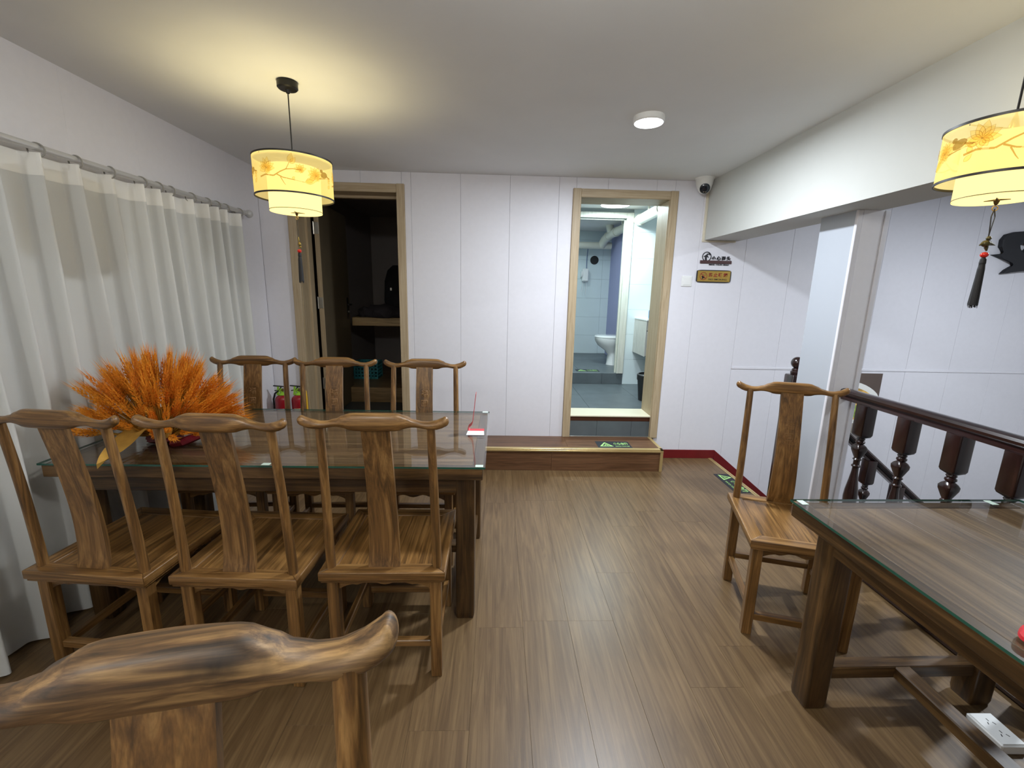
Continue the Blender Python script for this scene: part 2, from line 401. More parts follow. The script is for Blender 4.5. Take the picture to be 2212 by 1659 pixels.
# red skirting: along the floor, then down the stairs
struct('baseboard_back', nbox(1.445, 2.062, YB-0.012, YB, 0.0, 0.082, bev=0.002), M_red)
bm = bmesh.new(); sl = 0.817
prism(bm, [(2.062, 0.082), (2.062, -0.06), (4.9, -0.06-sl*2.838), (4.9, 0.082-sl*2.838)], lambda u, v, t: Vector((u, t, v)), YB-0.012, YB)
struct('baseboard_stairs', bm, M_red)
stairs = sempty('staircase')
for k in range(11):
    xa = XE + 0.012 + 0.25*k; zt = -0.2045*(k+1)
    obj('tread', nbox(xa, xa+0.275, 3.0, YB-0.012, zt-0.03, zt, bev=0.004), M_step, stairs)
    obj('riser', nbox(xa-0.006, xa+0.012, 3.0, YB-0.012, zt, zt+0.175), M_step, stairs)
struct('floor_landing', nbox(XE-1.0, 5.6, YF, YB, ZS-0.1, ZS), M_ftile)
struct('wall_stairwell', nbox(XE-0.13, XE-0.006, YF, YB-0.02, ZS, -0.2), M_plaster)

# step along the back wall
stp = sempty('floor_step')
bm = bmesh.new(); box(bm, XL, 1.432, 3.60, YB, -0.001, 0.192); obj('step_body', bm, M_sub, stp)
xs = [XL, -1.3, -0.1, 1.12, 1.42]
for a, b in ((XL, -0.92), (-0.92, 0.62), (0.62, 1.425)):
    obj('tread_board', nbox(a+0.0005, b-0.0005, 3.60, YB-0.001, 0.192, 0.20, bev=0.0008), M_step, stp)
for a, b in ((XL, -1.0), (-1.0, 0.475), (0.475, 1.418)):
    obj('riser_board', nbox(a+0.0005, b-0.0005, 3.575, 3.602, 0.0, 0.185, bev=0.0008), M_step, stp)
bm = bmesh.new(); box(bm, XL, 1.44, 3.568, 3.606, 0.180, 0.2025, 0.002); box(bm, XL, 1.44, 3.564, 3.57, 0.176, 0.190, 0.001)
box(bm, 1.412, 1.44, 3.568, YB-0.001, 0.180, 0.2025, 0.002); box(bm, 1.416, 1.441, 3.566, 3.60, 0.0, 0.182, 0.002); box(bm, 1.425, 1.441, 3.60, YB, 0.0, 0.182)
obj('edge_trim', bm, M_brass, stp, label='brass coloured metal edge of the step')

# ---------------------------------------------------------------- door frames
def door_frame(name, D, zb):
    x0, x1, z0, z1 = D; d = sempty(name)
    for xa, xb in ((x0-0.068, x0), (x1, x1+0.066)):
        bm = bmesh.new(); box(bm, xa, xb, YB-0.022, YB+0.004, zb, z1+0.07, 0.003); obj('casing', bm, M_case, d)
    bm = bmesh.new(); box(bm, x0, x1, YB-0.020, YB+0.004, z1, z1+0.068, 0.003); box(bm, x0, x1, YB-0.022, YB-0.019, z1+0.006, z1+0.012); obj('head_casing', bm, M_caseh, d)
    for xa, xb in ((x0-0.03, x0+0.004), (x1-0.004, x1+0.03)):
        obj('jamb', nbox(xa, xb, YB-0.001, YW2+0.004, zb, z1+0.02), M_case, d)
    obj('head_jamb', nbox(x0, x1, YB-0.001, YW2+0.004, z1, z1+0.03), M_caseh, d)
    return d
d1 = door_frame('door_1', D1, 0.20)
for xa in (D1[0]+0.004, D1[1]-0.022):
    obj('door_stop', nbox(xa, xa+0.018, YB+0.14, YB+0.185, 0.2, D1[3]), M_case, d1)
obj('door_stop', nbox(D1[0], D1[1], YB+0.14, YB+0.185, D1[3]-0.02, D1[3]), M_caseh, d1)
d2 = door_frame('door_2', D2, 0.20)
obj('sill', nbox(D2[0], D2[1], YB-0.002, YW2+0.004, 0.392, 0.405, bev=0.002), plain('cream_sill', srgb(226, 220, 196), 0.35), d2)
obj('sill_riser', nbox(D2[0], D2[1], YB+0.006, YW2, 0.352, 0.392), plain('brown_riser', srgb(66, 34, 20), 0.4), d2)
for a, b in ((D2[0], 0.93), (0.93, 1.255), (1.255, D2[1])):
    obj('riser_tile', nbox(a+0.0008, b-0.0008, YB+0.008, YW2, 0.20, 0.352, bev=0.001), M_ftile, d2)
obj('floor_bead', nbox(D2[0], D2[1], YB-0.004, YB+0.006, 0.20, 0.206, bev=0.001), M_steel, d2)

# open leaf of the first door
M_leaf = wood('door_leaf', srgb(150, 130, 102), srgb(164, 145, 116), srgb(176, 156, 126), 'z', 0.5, 50, 2, 0.02, 0.0, fine=0.06)
leaf = thing('door_leaf', 'beige door leaf standing open into the dark room', 'door', (D1[0]+0.02, YW2+0.03, 0.26), 0.03)
obj('panel', nbox(0.001, 0.0405, 0.002, 0.80, 0.0, 2.0, bev=0.002), plain('leaf_laminate', srgb(104, 92, 72), 0.55, noise=0.06, nscale=6), leaf)
obj('edge_band', nbox(0.0, 0.042, 0.0, 0.012, 0.0, 2.0, bev=0.001), M_leaf, leaf, label='beige edge band with hinges')
bm = bmesh.new(); box(bm, 0.042, 0.048, 0.70, 0.735, 0.92, 1.15, 0.002); tube(bm, [(0.045, 0.718, 1.075), (0.085, 0.718, 1.075), (0.088, 0.61, 1.075)], 0.009, 8)
hd = obj('handle', bm, M_blackm, leaf, True, label='black lever handle on a long plate')
bm = bmesh.new(); tube(bm, [(0.046, 0.718, 1.0), (0.062, 0.718, 1.0)], 0.013, 12); obj('lock_cylinder', bm, M_steel, hd, True)
for z in (0.30, 1.06, 1.72):
    bm = bmesh.new(); box(bm, 0.004, 0.040, -0.003, 0.0, z, z+0.10, 0.001); tube(bm, [(-0.004, -0.006, z-0.004), (-0.004, -0.006, z+0.104)], 0.006, 8)
    for q in (0.02, 0.05, 0.08): tube(bm, [(0.026, -0.002, z+q), (0.026, -0.0042, z+q)], 0.005, 6)
    obj('hinge', bm, M_steel, leaf)

# ---------------------------------------------------------------- the dark room behind door 1
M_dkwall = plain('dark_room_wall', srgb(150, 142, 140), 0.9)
struct('floor_dark_room', nbox(-2.6, 0.3, YW2-0.01, 7.0, 0.05, 0.25), plain('dark_room_tile', srgb(70, 74, 76), 0.5, noise=0.1))
struct('floor_dark_room_platform', nbox(-2.6, 0.3, 4.9, 7.0, 0.25, 0.42, bev=0.004), wood('platform_wood', srgb(120, 96, 62), srgb(138, 112, 76), srgb(150, 124, 86), 'x', 0.45, 16, 1.5))
struct('wall_dark_room_left', nbox(-2.7, -1.83, YW2, 7.0, 0.05, 2.6), M_dkwall)
struct('wall_dark_room_back', nbox(-2.7, 0.3, 6.6, 6.7, 0.05, 2.6), M_dkwall)
struct('wall_dark_room_right', nbox(0.2, 0.3, YW2, 6.7, 0.05, 2.6), M_dkwall)
struct('ceiling_dark_room', nbox(-2.7, 0.3, YW2-0.02, 6.7, 2.5, 2.6), M_dkwall)
desk = thing('wall_desk', 'thick pale wooden shelf desk across the dark room', 'desk', (0, 5.15, 0))
obj('desk_top', nbox(-1.68, 0.18, 0.0, 0.55, 1.09, 1.185, bev=0.006), wood('desk_wood', srgb(160, 134, 92), srgb(178, 150, 106), srgb(190, 164, 118), 'x', 0.5, 16, 1.5), desk)
obj('leg', nbox(-0.72, -0.66, 0.02, 0.50, 0.42-0.0, 1.09), M_leaf, desk); obj('leg', nbox(0.1, 0.16, 0.02, 0.50, 0.42, 1.09), M_leaf, desk)
bp = thing('backpack', 'black backpack leaning upright on the desk in the dark room', 'bag', (-1.13, 5.45, 1.185))
M_cloth = plain('dark_cloth', srgb(28, 28, 34), 0.85, bump=0.3, bscale=90)
bm = bmesh.new(); rr = []
for z, a, b in ((0.0, 0.17, 0.10), (0.02, 0.21, 0.13), (0.2, 0.235, 0.15), (0.42, 0.225, 0.14), (0.54, 0.19, 0.12), (0.60, 0.13, 0.08)):
    rr.append(ring(bm, Vector((0, 0, z)), Vector((1,0,0)), Vector((0,1,0)), a, b, 20, 3.5))
skin(bm, rr); obj('body', bm, M_cloth, bp, True)
bm = bmesh.new(); rr = []
for y, a, b in ((-0.13, 0.13, 0.11), (-0.18, 0.125, 0.105), (-0.2, 0.10, 0.08)):
    rr.append(ring(bm, Vector((0, y, 0.2)), Vector((1,0,0)), Vector((0,0,1)), a, b, 16, 3.5))
skin(bm, rr); obj('front_pocket', bm, M_cloth, bp, True)
bm = bmesh.new(); tube(bm, [(-0.05, 0.02, 0.59), (-0.045, 0.02, 0.64), (0.045, 0.02, 0.64), (0.05, 0.02, 0.59)], 0.009, 6); obj('carry_loop', bm, M_cloth, bp, True)
for sx in (-0.14, 0.12):
    obj('reflector', nbox(sx, sx+0.018, -0.147, -0.135, 0.31, 0.34), M_steel, bp)
def heap(name, label, cat, loc, sx, sy, sz, mat, seed):
    bm = bmesh.new(); bmesh.ops.create_icosphere(bm, subdivisions=3, radius=1.0); rr_ = random.Random(seed)
    ph = [rr_.uniform(0, 6) for _ in range(6)]
    for v in bm.verts:
        c = v.co; k = 1 + 0.13*math.sin(3*c.x+ph[0])*math.cos(4*c.y+ph[1]) + 0.09*math.sin(7*c.x+5*c.z+ph[2]) + 0.06*math.sin(9*c.y+ph[3])
        v.co = Vector((c.x*k*sx, c.y*k*sy, max(c.z*k, -0.45)*sz + 0.45*sz))
    return tag(obj(name, bm, mat, None, True), label, cat)
o = heap('folded_jacket', 'dark crumpled jacket lying over the desk edge below the backpack', 'clothing', (0,0,0), 0.20, 0.16, 0.11, plain('grey_cloth', srgb(52, 48, 54), 0.9), 3); o.location = (-1.33, 5.27, 1.186)
o = heap('crumpled_cap', 'small dark crumpled cap at the left end of the desk', 'cap', (0,0,0), 0.085, 0.085, 0.08, plain('cap_cloth', srgb(42, 38, 42), 0.9), 5); o.location = (-1.57, 5.30, 1.186)
bk = thing('plastic_basket', 'teal plastic basket with square holes in the dark room', 'basket', (-1.62, 5.5, 0.42))
M_teal = plain('teal_plastic', srgb(60, 150, 160), 0.45)
def bwall(a, b, H, n):
    """one pierced side from a to b"""
    a, b = Vector(a), Vector(b); bm = bmesh.new(); L = (b-a).length
    for i in range(n+1):
        p = a.lerp(b, i/n); bar(bm, (p.x, p.y, 0), (p.x, p.y, H), 0.012, 0.005, (b-a).normalized().cross(Vector((0,0,1))))
    for j in range(5):
        z = 0.012 + (H-0.024)*j/4; bar(bm, (a.x, a.y, z), (b.x, b.y, z), 0.005, 0.014 if j not in (0, 4) else 0.03)
    return bm
cs = [(-0.14, -0.11, 0), (0.14, -0.11, 0), (0.14, 0.11, 0), (-0.14, 0.11, 0)]
for i in range(4): obj('side', bwall(cs[i], cs[(i+1) % 4], 0.20, 7), M_teal, bk)
obj('bottom', nbox(-0.14, 0.14, -0.11, 0.11, 0, 0.006), M_teal, bk)
bm = bmesh.new()
for i in range(4): bar(bm, Vector(cs[i])+Vector((0,0,0.202)), Vector(cs[(i+1) % 4])+Vector((0,0,0.202)), 0.026, 0.012)
obj('rim', bm, M_teal, bk)

# ---------------------------------------------------------------- washroom behind door 2
ZB, ZT, Y2 = 0.405, 0.541, 5.387
fw_ = struct('floor_washroom', nbox(0.35, 2.6, YW2, Y2+0.2, 0.2, ZB-0.006), M_grout)
for i in range(4):
    for j in range(3):
        xa, ya = 0.42+0.6*i-0.11, YW2+0.003+0.6*j
        ya2, xa2 = min(ya+0.6, Y2), min(xa+0.6, 2.58)
        if ya2-ya > 0.05 and xa2-xa > 0.05: obj('tile', nbox(xa+0.001, xa2-0.001, ya+0.001, ya2-0.001, ZB-0.006, ZB, bev=0.001), M_ftile, fw_)
struct('wall_washroom_left', nbox(0.30, 0.45, YW2, 7.4, 0.2, 2.56), M_tile)
struct('wall_washroom_right', nbox(2.45, 2.6, YW2, 7.4, 0.2, 2.56), M_tile)
struct('ceiling_washroom', nbox(0.3, 2.6, YW2-0.02, 7.4, 2.48, 2.58), M_plaster)
bm = bmesh.new(); box(bm, 1.50, 2.45, Y2+0.012, Y2+0.11, 0.2, 2.5); box(bm, 0.45, 1.50, Y2+0.012, Y2+0.11, 2.37, 2.5)
ww = struct('wall_washroom_back', bm, M_grout)
zr = [ZB, 0.72, 1.03, 1.33, 1.63, 1.93, 2.23, 2.48]
for za, zb in zip(zr, zr[1:]):
    for xa, xb in ((1.56, 1.86), (1.86, 2.45)):
        obj('tile', nbox(xa+0.0008, xb-0.0008, Y2, Y2+0.014, za+0.0008, zb-0.0008, bev=0.001), M_tile, ww)
ft = struct('floor_toilet_room', nbox(0.35, 2.5, Y2+0.018, 7.35, 0.2, ZT-0.006), M_grout)
for i in range(3):
    for j in range(4):
        xa, ya = 0.45+0.6*i, Y2+0.02+0.6*j
        xb, yb = min(xa+0.6, 2.45), min(ya+0.6, 7.26)
        if xb-xa > 0.05 and yb-ya > 0.05: obj('tile', nbox(xa+0.001, xb-0.001, ya+0.001, yb-0.001, ZT-0.006, ZT, bev=0.001), M_ftile, ft)
for a, b in ((0.45, 0.80), (0.80, 1.30), (1.30, 1.56)):
    obj('tile', nbox(a+0.001, b-0.001, Y2-0.003, Y2+0.02, ZB, ZT, bev=0.001), M_ftile, ft)
wt = struct('wall_toilet_room_back', nbox(0.35, 2.5, 7.27, 7.4, 0.2, 2.56), M_grout)
for i in range(7):
    for j in range(3):
        za, zb = ZT+0.3*i, min(ZT+0.3*i+0.3, 2.48); xa, xb = 0.75+0.6*j-0.3, min(0.75+0.6*j+0.3, 1.78)
        if xb-xa > 0.05 and zb-za > 0.02: obj('tile', nbox(xa+0.0008, xb-0.0008, 7.256, 7.275, za+0.0008, zb-0.0008, bev=0.001), M_tile, wt)
struct('wall_toilet_room_right', nbox(1.775, 2.46, 6.35, 7.26, 0.5, 2.5), M_lilac)
d3 = sempty('door_3')
M_alu = wood('pale_frame', srgb(196, 196, 184), srgb(206, 206, 194), srgb(214, 214, 204), 'z', 0.4, 50, 2, 0.02, 0.0, fine=0.04)
bm = bmesh.new(); box(bm, 1.478, 1.558, Y2-0.02, Y2+0.13, ZT, 2.44, 0.004); obj('casing', bm, M_alu, d3)
bm = bmesh.new(); box(bm, 0.45, 1.478, Y2-0.02, Y2+0.13, 2.375, 2.44, 0.004); obj('head_casing', bm, M_alu, d3)
bm = bmesh.new(); box(bm, 1.462, 1.478, Y2+0.03, Y2+0.06, ZT, 2.375, 0.002); box(bm, 0.45, 1.478, Y2+0.03, Y2+0.06, 2.36, 2.375, 0.002); obj('door_stop', bm, M_alu, d3)
bm = bmesh.new(); tube(bm, [(0.985, 5.42, 1.56), (1.045, 5.42, 1.56)], 0.012, 8); obj('lever', bm, M_steel, d3)
leaf2 = thing('toilet_door_leaf', 'pale toilet door leaf swung back, only its lever tip in view', 'door', (0.80, Y2+0.14, ZT+0.01))
obj('panel', nbox(0.0, 0.04, 0.0, 0.72, 0, 1.8, bev=0.002), M_alu, leaf2)
bm = bmesh.new(); tube(bm, [(0.04, 0.60, 0.95), (0.09, 0.60, 0.95), (0.09, 0.50, 0.95)], 0.009, 8); obj('lever', bm, M_steel, leaf2, True)
bpy.data.objects.remove(bpy.data.objects['lever'])

wl_ = thing('washroom_ceiling_lamp', 'glowing flat ceiling lamp in the washroom behind the beige doorway', 'lamp', (1.24, 5.02, 2.48))
bm = bmesh.new(); lathe(bm, [(0.165, 0.0), (0.165, -0.02), (0.155, -0.03)], n=28); obj('housing', bm, M_white, wl_, True)
bm = bmesh.new(); lathe(bm, [(0.15, -0.03), (0.15, -0.034)], n=28); obj('diffuser', bm, M_lamp, wl_, True)
# toilet, side on, front towards -x
tl = thing('toilet', 'white ceramic toilet seen from the side in the far washroom', 'toilet', (1.60, 6.10, ZT))
bm = bmesh.new(); rr = []
for z, cx, a, b in ((0.0, 0.02, 0.10, 0.085), (0.03, 0.02, 0.095, 0.08), (0.14, 0.02, 0.085, 0.075), (0.20, 0.0, 0.11, 0.09), (0.27, -0.03, 0.18, 0.14), (0.34, -0.04, 0.215, 0.17), (0.375, -0.04, 0.22, 0.175)):
    rr.append(ring(bm, Vector((cx, 0, z)), Vector((1,0,0)), Vector((0,1,0)), a, b, 24, 2.3))
skin(bm, rr); obj('bowl', bm, M_ceramic, tl, True)
bm = bmesh.new(); rr = []
for z, k in ((0.376, 1.0), (0.39, 1.03), (0.405, 1.0), (0.41, 0.9)):
    rr.append(ring(bm, Vector((-0.03, 0, z)), Vector((1,0,0)), Vector((0,1,0)), 0.225*k, 0.178*k, 24, 2.3))
skin(bm, rr); obj('lid', bm, M_ceramic, tl, True)
bm = bmesh.new(); box(bm, 0.12, 0.17, -0.18, 0.18, 0.34, 0.70, 0.01); obj('tank', bm, M_ceramic, tl)
# soil pipe
pp = thing('drain_pipe', 'white drain pipe running below the washroom ceiling with a side branch', 'pipe', (1.62, 0, 2.36))
bm = bmesh.new(); tube(bm, [(0, 4.3, 0), (0, 6.95, 0)], 0.056, 16); obj('main_pipe', bm, M_pipe, pp, True)
bm = bmesh.new(); tube(bm, [(-1.05, 7.05, -0.12), (0.10, 7.05, -0.12)], 0.052, 14); obj('branch_pipe', bm, M_pipe, pp, True)
for y in (4.62, 5.30, 5.62, 6.35, 6.80):
    bm = bmesh.new(); tube(bm, [(0, y, 0), (0, y+0.08, 0)], 0.064, 16); obj('collar', bm, M_pipe, pp, True)
bm = bmesh.new(); tube(bm, [(0, 6.85, 0), (-0.02, 6.98, -0.04), (-0.05, 7.05, -0.12)], 0.064, 14); obj('elbow', bm, M_pipe, pp, True)
bm = bmesh.new(); tube(bm, [(-0.02, 6.62, 0.03), (-0.05, 6.62, 0.14)], 0.055, 14); obj('riser_pipe', bm, M_pipe, pp, True)
for y in (5.05, 6.1):
    bm = bmesh.new(); tube(bm, [(-0.0, y, 0.05), (0.0, y, 0.125)], 0.012, 8); obj('hanger', bm, M_pipe, pp, True)
bm = bmesh.new(); tube(bm, [(1.515, 7.262, 2.037), (1.515, 7.252, 2.037)], 0.068, 24); tube(bm, [(1.515, 7.256, 2.037), (1.515, 7.2535, 2.037)], 0.078, 24, mi=1)
tag(obj('vent_hole', bm, [M_black, M_tile], None, True), 'round black vent hole high in the tiled toilet wall', 'vent')
hb = thing('soap_dispenser', 'small white wall box on a blue cord beside the round vent hole', 'dispenser', (1.37, 7.25, 1.70))
bm = bmesh.new(); box(bm, -0.05, 0.05, -0.09, 0.0, 0.0, 0.2, 0.015); obj('body', bm, M_white, hb)
bm = bmesh.new(); tube(bm, [(-0.07, -0.05, 0.11), (-0.05, -0.05, 0.11)], 0.05, 14); obj('dial', bm, M_white, hb, True)
bm = bmesh.new(); tube(bm, [(0.02, -0.02, 0.2), (0.02, -0.015, 0.38), (0.03, -0.015, 0.52)], 0.005, 6); obj('cord', bm, plain('blue_cord', srgb(70, 90, 140), 0.6), hb)
bm = bmesh.new(); tube(bm, [(-0.03, -0.05, 0.0), (-0.045, -0.05, -0.16)], 0.004, 6); tube(bm, [(0.02, -0.05, 0.0), (0.02, -0.05, -0.20)], 0.004, 6); obj('pull_cord', bm, M_white, hb)
va = thing('vanity_cabinet', 'pale wooden washbasin cabinet hanging on the washroom tiles', 'cabinet', (1.66, 4.93, 0.82))
M_van = wood('vanity_wood', srgb(170, 168, 162), srgb(190, 188, 180), srgb(206, 204, 198), 'z', 0.4, 60, 2, 0.02, 0.0)
obj('body', nbox(0.008, 0.70, 0.012, 0.452, 0.0, 0.40, bev=0.002), M_black, va)
obj('drawer', nbox(0.012, 0.69, 0.0, 0.012, 0.295, 0.395, bev=0.002), M_van, va)
obj('door', nbox(0.012, 0.35, 0.0, 0.012, 0.005, 0.285, bev=0.002), M_van, va); obj('door', nbox(0.354, 0.69, 0.0, 0.012, 0.005, 0.285, bev=0.002), M_van, va)
obj('side_panel', nbox(0.0, 0.008, 0.0, 0.452, 0.0, 0.40), M_van, va)
bm = bmesh.new(); box(bm, -0.005, 0.705, -0.01, 0.455, 0.40, 0.425, 0.006); obj('basin_top', bm, M_ceramic, va)
sb = thing('soap_bottle', 'small blue soap bottle standing on the washbasin top', 'bottle', (1.735, 5.02, 1.245))
bm = bmesh.new(); lathe(bm, [(0.03, 0), (0.032, 0.01), (0.032, 0.09), (0.012, 0.11), (0.012, 0.13)], n=14); obj('body', bm, plain('soap_blue', srgb(96, 140, 190), 0.3), sb, True)
bm = bmesh.new(); lathe(bm, [(0.008, 0.13), (0.008, 0.15)], n=8); tube(bm, [(0, 0, 0.15), (-0.03, 0, 0.152)], 0.006, 6); obj('pump', bm, M_white, sb, True)
tb = thing('waste_bin', 'black waste bin with bag behind the beige door jamb', 'bin', (1.60, 4.55, ZB))
bm = bmesh.new(); lathe(bm, [(0.09, 0.0), (0.115, 0.26), (0.112, 0.27)], n=20); obj('body', bm, M_black, tb, True)
bm = bmesh.new(); lathe(bm, [(0.118, 0.22), (0.120, 0.275), (0.105, 0.285)], n=20, cap=False); obj('bin_bag', bm, M_black, tb, True)
# ---------------------------------------------------------------- yoke-back chairs
SEAT_Z = 0.48
def back_y(z):
    """side profile of posts and splat: forward at the waist, leaning back above"""
    t = (z-SEAT_Z)/0.57
    return -0.200 - 0.046*max(t, 0) + 0.006*math.sin(PI*min(max(t, 0), 1))
def splat_y(z):
    t = min(max((z-SEAT_Z)/0.57, 0), 1)
    return back_y(z) + 0.022*math.sin(PI*t**0.65)
def interp(tab, t):
    for (a, *va), (b, *vb) in zip(tab, tab[1:]):
        if t <= b:
            k = (t-a)/(b-a); k = k*k*(3-2*k)
            return [p+(q-p)*k for p, q in zip(va, vb)]
    return list(tab[-1][1:])
CREST = [(0, 0, -.063), (.26, 0, -.063), (.34, -.002, -.061), (.42, -.011, -.053), (.53, -.0235, -.0505), (.62, -.029, -.0535), (.70, -.031, -.0575),
         (.80, -.026, -.059), (.89, -.0165, -.0525), (.95, -.0085, -.045), (1.001, -.0075, -.0435)]
def crest_bm(fat=1.0, HW=0.2525, tall=1.0):
    bm = bmesh.new(); rings = []; n = 37
    st = [i/18 for i in range(17)] + [0.915, 0.935, 0.95, 0.965, 0.978, 0.988, 0.995, 1.0]
    for t in [-q for q in st[:0:-1]] + st:
        s = abs(t); s2 = 1-(1-s)**1.25 if s > 0.5 else s
        s2 = s
        zt, zb = interp(CREST, s2); zc, hz = (zt+zb)/2, (zt-zb)/2*tall
        hy = (0.019 if s < 0.3 else 0.019 - 0.003*min(1, (s-0.3)/0.3)) * fat
        if s > 0.6: hy = (0.016 + 0.001*min(1, (s-0.6)/0.3)) * fat
        if s > 0.935:
            kc = math.sqrt(max(0.02, 1-((s-0.935)/0.065)**2)); hy *= kc; hz *= kc
        yo = -0.012*max(0, (s-0.6)/0.4)**2 - 0.008*(1-min(1, s/0.5)**2)
        p = 2.9 - 0.8*min(1, s/0.5)
        rings.append(ring(bm, Vector((t*HW, back_y(1.06)-0.004+yo, 1.093+zc)), Vector((0,1,0)), Vector((0,0,1)), hy, hz, 18, p))
    skin(bm, rings); return bm
def post_leg(bm_sx):
    """back leg: square below the seat, round post above"""
    sx = bm_sx; lo = bmesh.new(); hi = bmesh.new()
    box(lo, sx*0.192-0.021, sx*0.192+0.021, -0.221, -0.179, 0.0, 0.447, 0.003)
    pts = []; rad = []
    for i in range(15):
        z = 0.452 + (1.05-0.452)*i/14
        pts.append((sx*(0.198-0.010*max(0, (z-0.5)/0.56)), back_y(max(z, SEAT_Z)), z)); rad.append(0.0175-0.003*i/14)
    tube(hi, pts, rad, 14)
    return lo, hi
def wavy_apron(bm, L, fn, h0=0.034, h1=0.062, n=20):
    """apron with a low cusped edge, deeper at both ends"""
    pts = [(-L/2, 0), (L/2, 0)]
    for i in range(n+1):
        u = 1-2*i/n; a = abs(u)
        h = h0 + (h1-h0)*max(0, (a-0.62)/0.38)**1.5 + 0.007*math.cos(a*PI*3.2)*(1 if a < 0.7 else 0.3)
        pts.append((u*L/2, -h))
    prism(bm, pts, fn, 0.0, 0.016)
def build_chair(name, label):
    t = thing(name, label, 'chair', group='yoke-back dining chairs')
    # seat: mitred frame and a sunk panel
    w_, d_, f = 0.232, 0.245, 0.058
    def mitre(a, b, c, d, mat):
        bm = bmesh.new(); P = [a, b, c, d]
        top = [bm.verts.new((x, y, SEAT_Z)) for x, y in P]; bot = [bm.verts.new((x, y, SEAT_Z-0.034)) for x, y in P]
        for k in range(4): bm.faces.new((top[k], top[(k+1) % 4], bot[(k+1) % 4], bot[k]))
        bm.faces.new(top); bm.faces.new(bot[::-1])
        bmesh.ops.bevel(bm, geom=list(bm.edges), offset=0.0035, segments=2, affect='EDGES', profile=0.6)
        obj('seat_rail', bm, mat, t, True, angle=60)
    o, i = (w_, d_), (w_-f, d_-f)
    mitre((-o[0], o[1]), (o[0], o[1]), (i[0], i[1]), (-i[0], i[1]), M_cx)
    mitre((o[0], -o[1]), (-o[0], -o[1]), (-i[0], -i[1]), (i[0], -i[1]), M_cx)
    mitre((o[0], o[1]), (o[0], -o[1]), (i[0], -i[1]), (i[0], i[1]), M_cy)
    mitre((-o[0], -o[1]), (-o[0], o[1]), (-i[0], i[1]), (-i[0], -i[1]), M_cy)
    obj('seat_panel', nbox(-i[0]-0.004, i[0]+0.004, -i[1]-0.004, i[1]+0.004, SEAT_Z-0.02, SEAT_Z-0.004), M_cy, t)
    bm = bmesh.new(); box(bm, -w_+0.006, w_-0.006, -d_+0.006, d_-0.006, SEAT_Z-0.045, SEAT_Z-0.033, 0.002); obj('seat_moulding', bm, M_cx, t)
    for sx in (-1, 1):
        lo, hi = post_leg(sx)
        obj('leg', lo, M_cz, t); obj('back_post', hi, M_cz, t, True)
        bm = bmesh.new(); box(bm, sx*0.190-0.021, sx*0.190+0.021, 0.177, 0.219, 0.0, 0.447, 0.003); obj('leg', bm, M_cz, t)
    ap = bmesh.new(); wavy_apron(ap, 0.346, lambda u, v, q: Vector((u, -0.200-0.008+q, 0.447+v))); obj('apron', ap, M_cx, t)
    ap = bmesh.new(); wavy_apron(ap, 0.342, lambda u, v, q: Vector((u, 0.198-0.008+q, 0.447+v))); obj('apron', ap, M_cx, t)
    for sx in (-1, 1):
        ap = bmesh.new(); wavy_apron(ap, 0.356, lambda u, v, q: Vector((sx*0.191-0.008+q, u-0.003, 0.447+v))); obj('apron', ap, M_cy, t)
    bm = bmesh.new(); box(bm, -0.172, 0.172, 0.182, 0.214, 0.075, 0.107, 0.003); obj('stretcher', bm, M_cx, t)
    bm = bmesh.new(); box(bm, -0.172, 0.172, -0.215, -0.187, 0.135, 0.163, 0.003); obj('stretcher', bm, M_cx, t)
    for sx in (-1, 1):
        bm = bmesh.new(); box(bm, sx*0.191-0.012, sx*0.191+0.012, -0.180, 0.178, 0.120, 0.150, 0.003); obj('stretcher', bm, M_cy, t)
    # splat
    bm = bmesh.new(); A = []; B = []
    for i_ in range(17):
        z = SEAT_Z-0.003 + (1.045-SEAT_Z)*i_/16; hw = 0.0585 - 0.009*i_/16 - 0.003*math.sin(PI*i_/16); y = splat_y(z)
        A.append([bm.verts.new((x, y+0.008, z)) for x in (-hw, hw)]); B.append([bm.verts.new((x, y-0.008, z)) for x in (-hw, hw)])
    for k in range(16):
        bm.faces.new((A[k][0], A[k][1], A[k+1][1], A[k+1][0])); bm.faces.new((B[k][1], B[k][0], B[k+1][0], B[k+1][1]))
        bm.faces.new((A[k][1], B[k][1], B[k+1][1], A[k+1][1])); bm.faces.new((B[k][0], A[k][0], A[k+1][0], B[k+1][0]))
    bm.faces.new((A[0][1], A[0][0], B[0][0], B[0][1])); bm.faces.new((A[16][0], A[16][1], B[16][1], B[16][0]))
    sp = obj('splat', bm, M_cz, t, True)
    # carved cartouche with two characters on the front of the splat
    def wrap(bm, off):
        for v in bm.verts: v.co.y += splat_y(v.co.z) + off
        return bm
    bm = bmesh.new(); zc = 0.855; hw, hh, c = 0.034, 0.062, 0.012
    loop = [(-hw+c, hh), (hw-c, hh), (hw-c, hh-c*0.4), (hw-0.3*c, hh-c), (hw, hh-c), (hw, -hh+c), (hw-0.3*c, -hh+c), (hw-c, -hh), (-hw+c, -hh), (-hw+0.3*c, -hh+c), (-hw, -hh+c), (-hw, hh-c), (-hw+0.3*c, hh-c), (-hw+c, hh-c*0.4)]
    dens = []
    for (a, b), (c_, d) in zip(loop, loop[1:]+loop[:1]):
        n = max(1, int(math.hypot(c_-a, d-b)/0.012))
        for q in range(n): dens.append((a+(c_-a)*q/n, b+(d-b)*q/n))
    pts = [(x, 0, zc+z) for x, z in dens]; tube(bm, pts+pts[:1], 0.0013, 5); obj('carved_border', wrap(bm, 0.008), M_cy, sp)
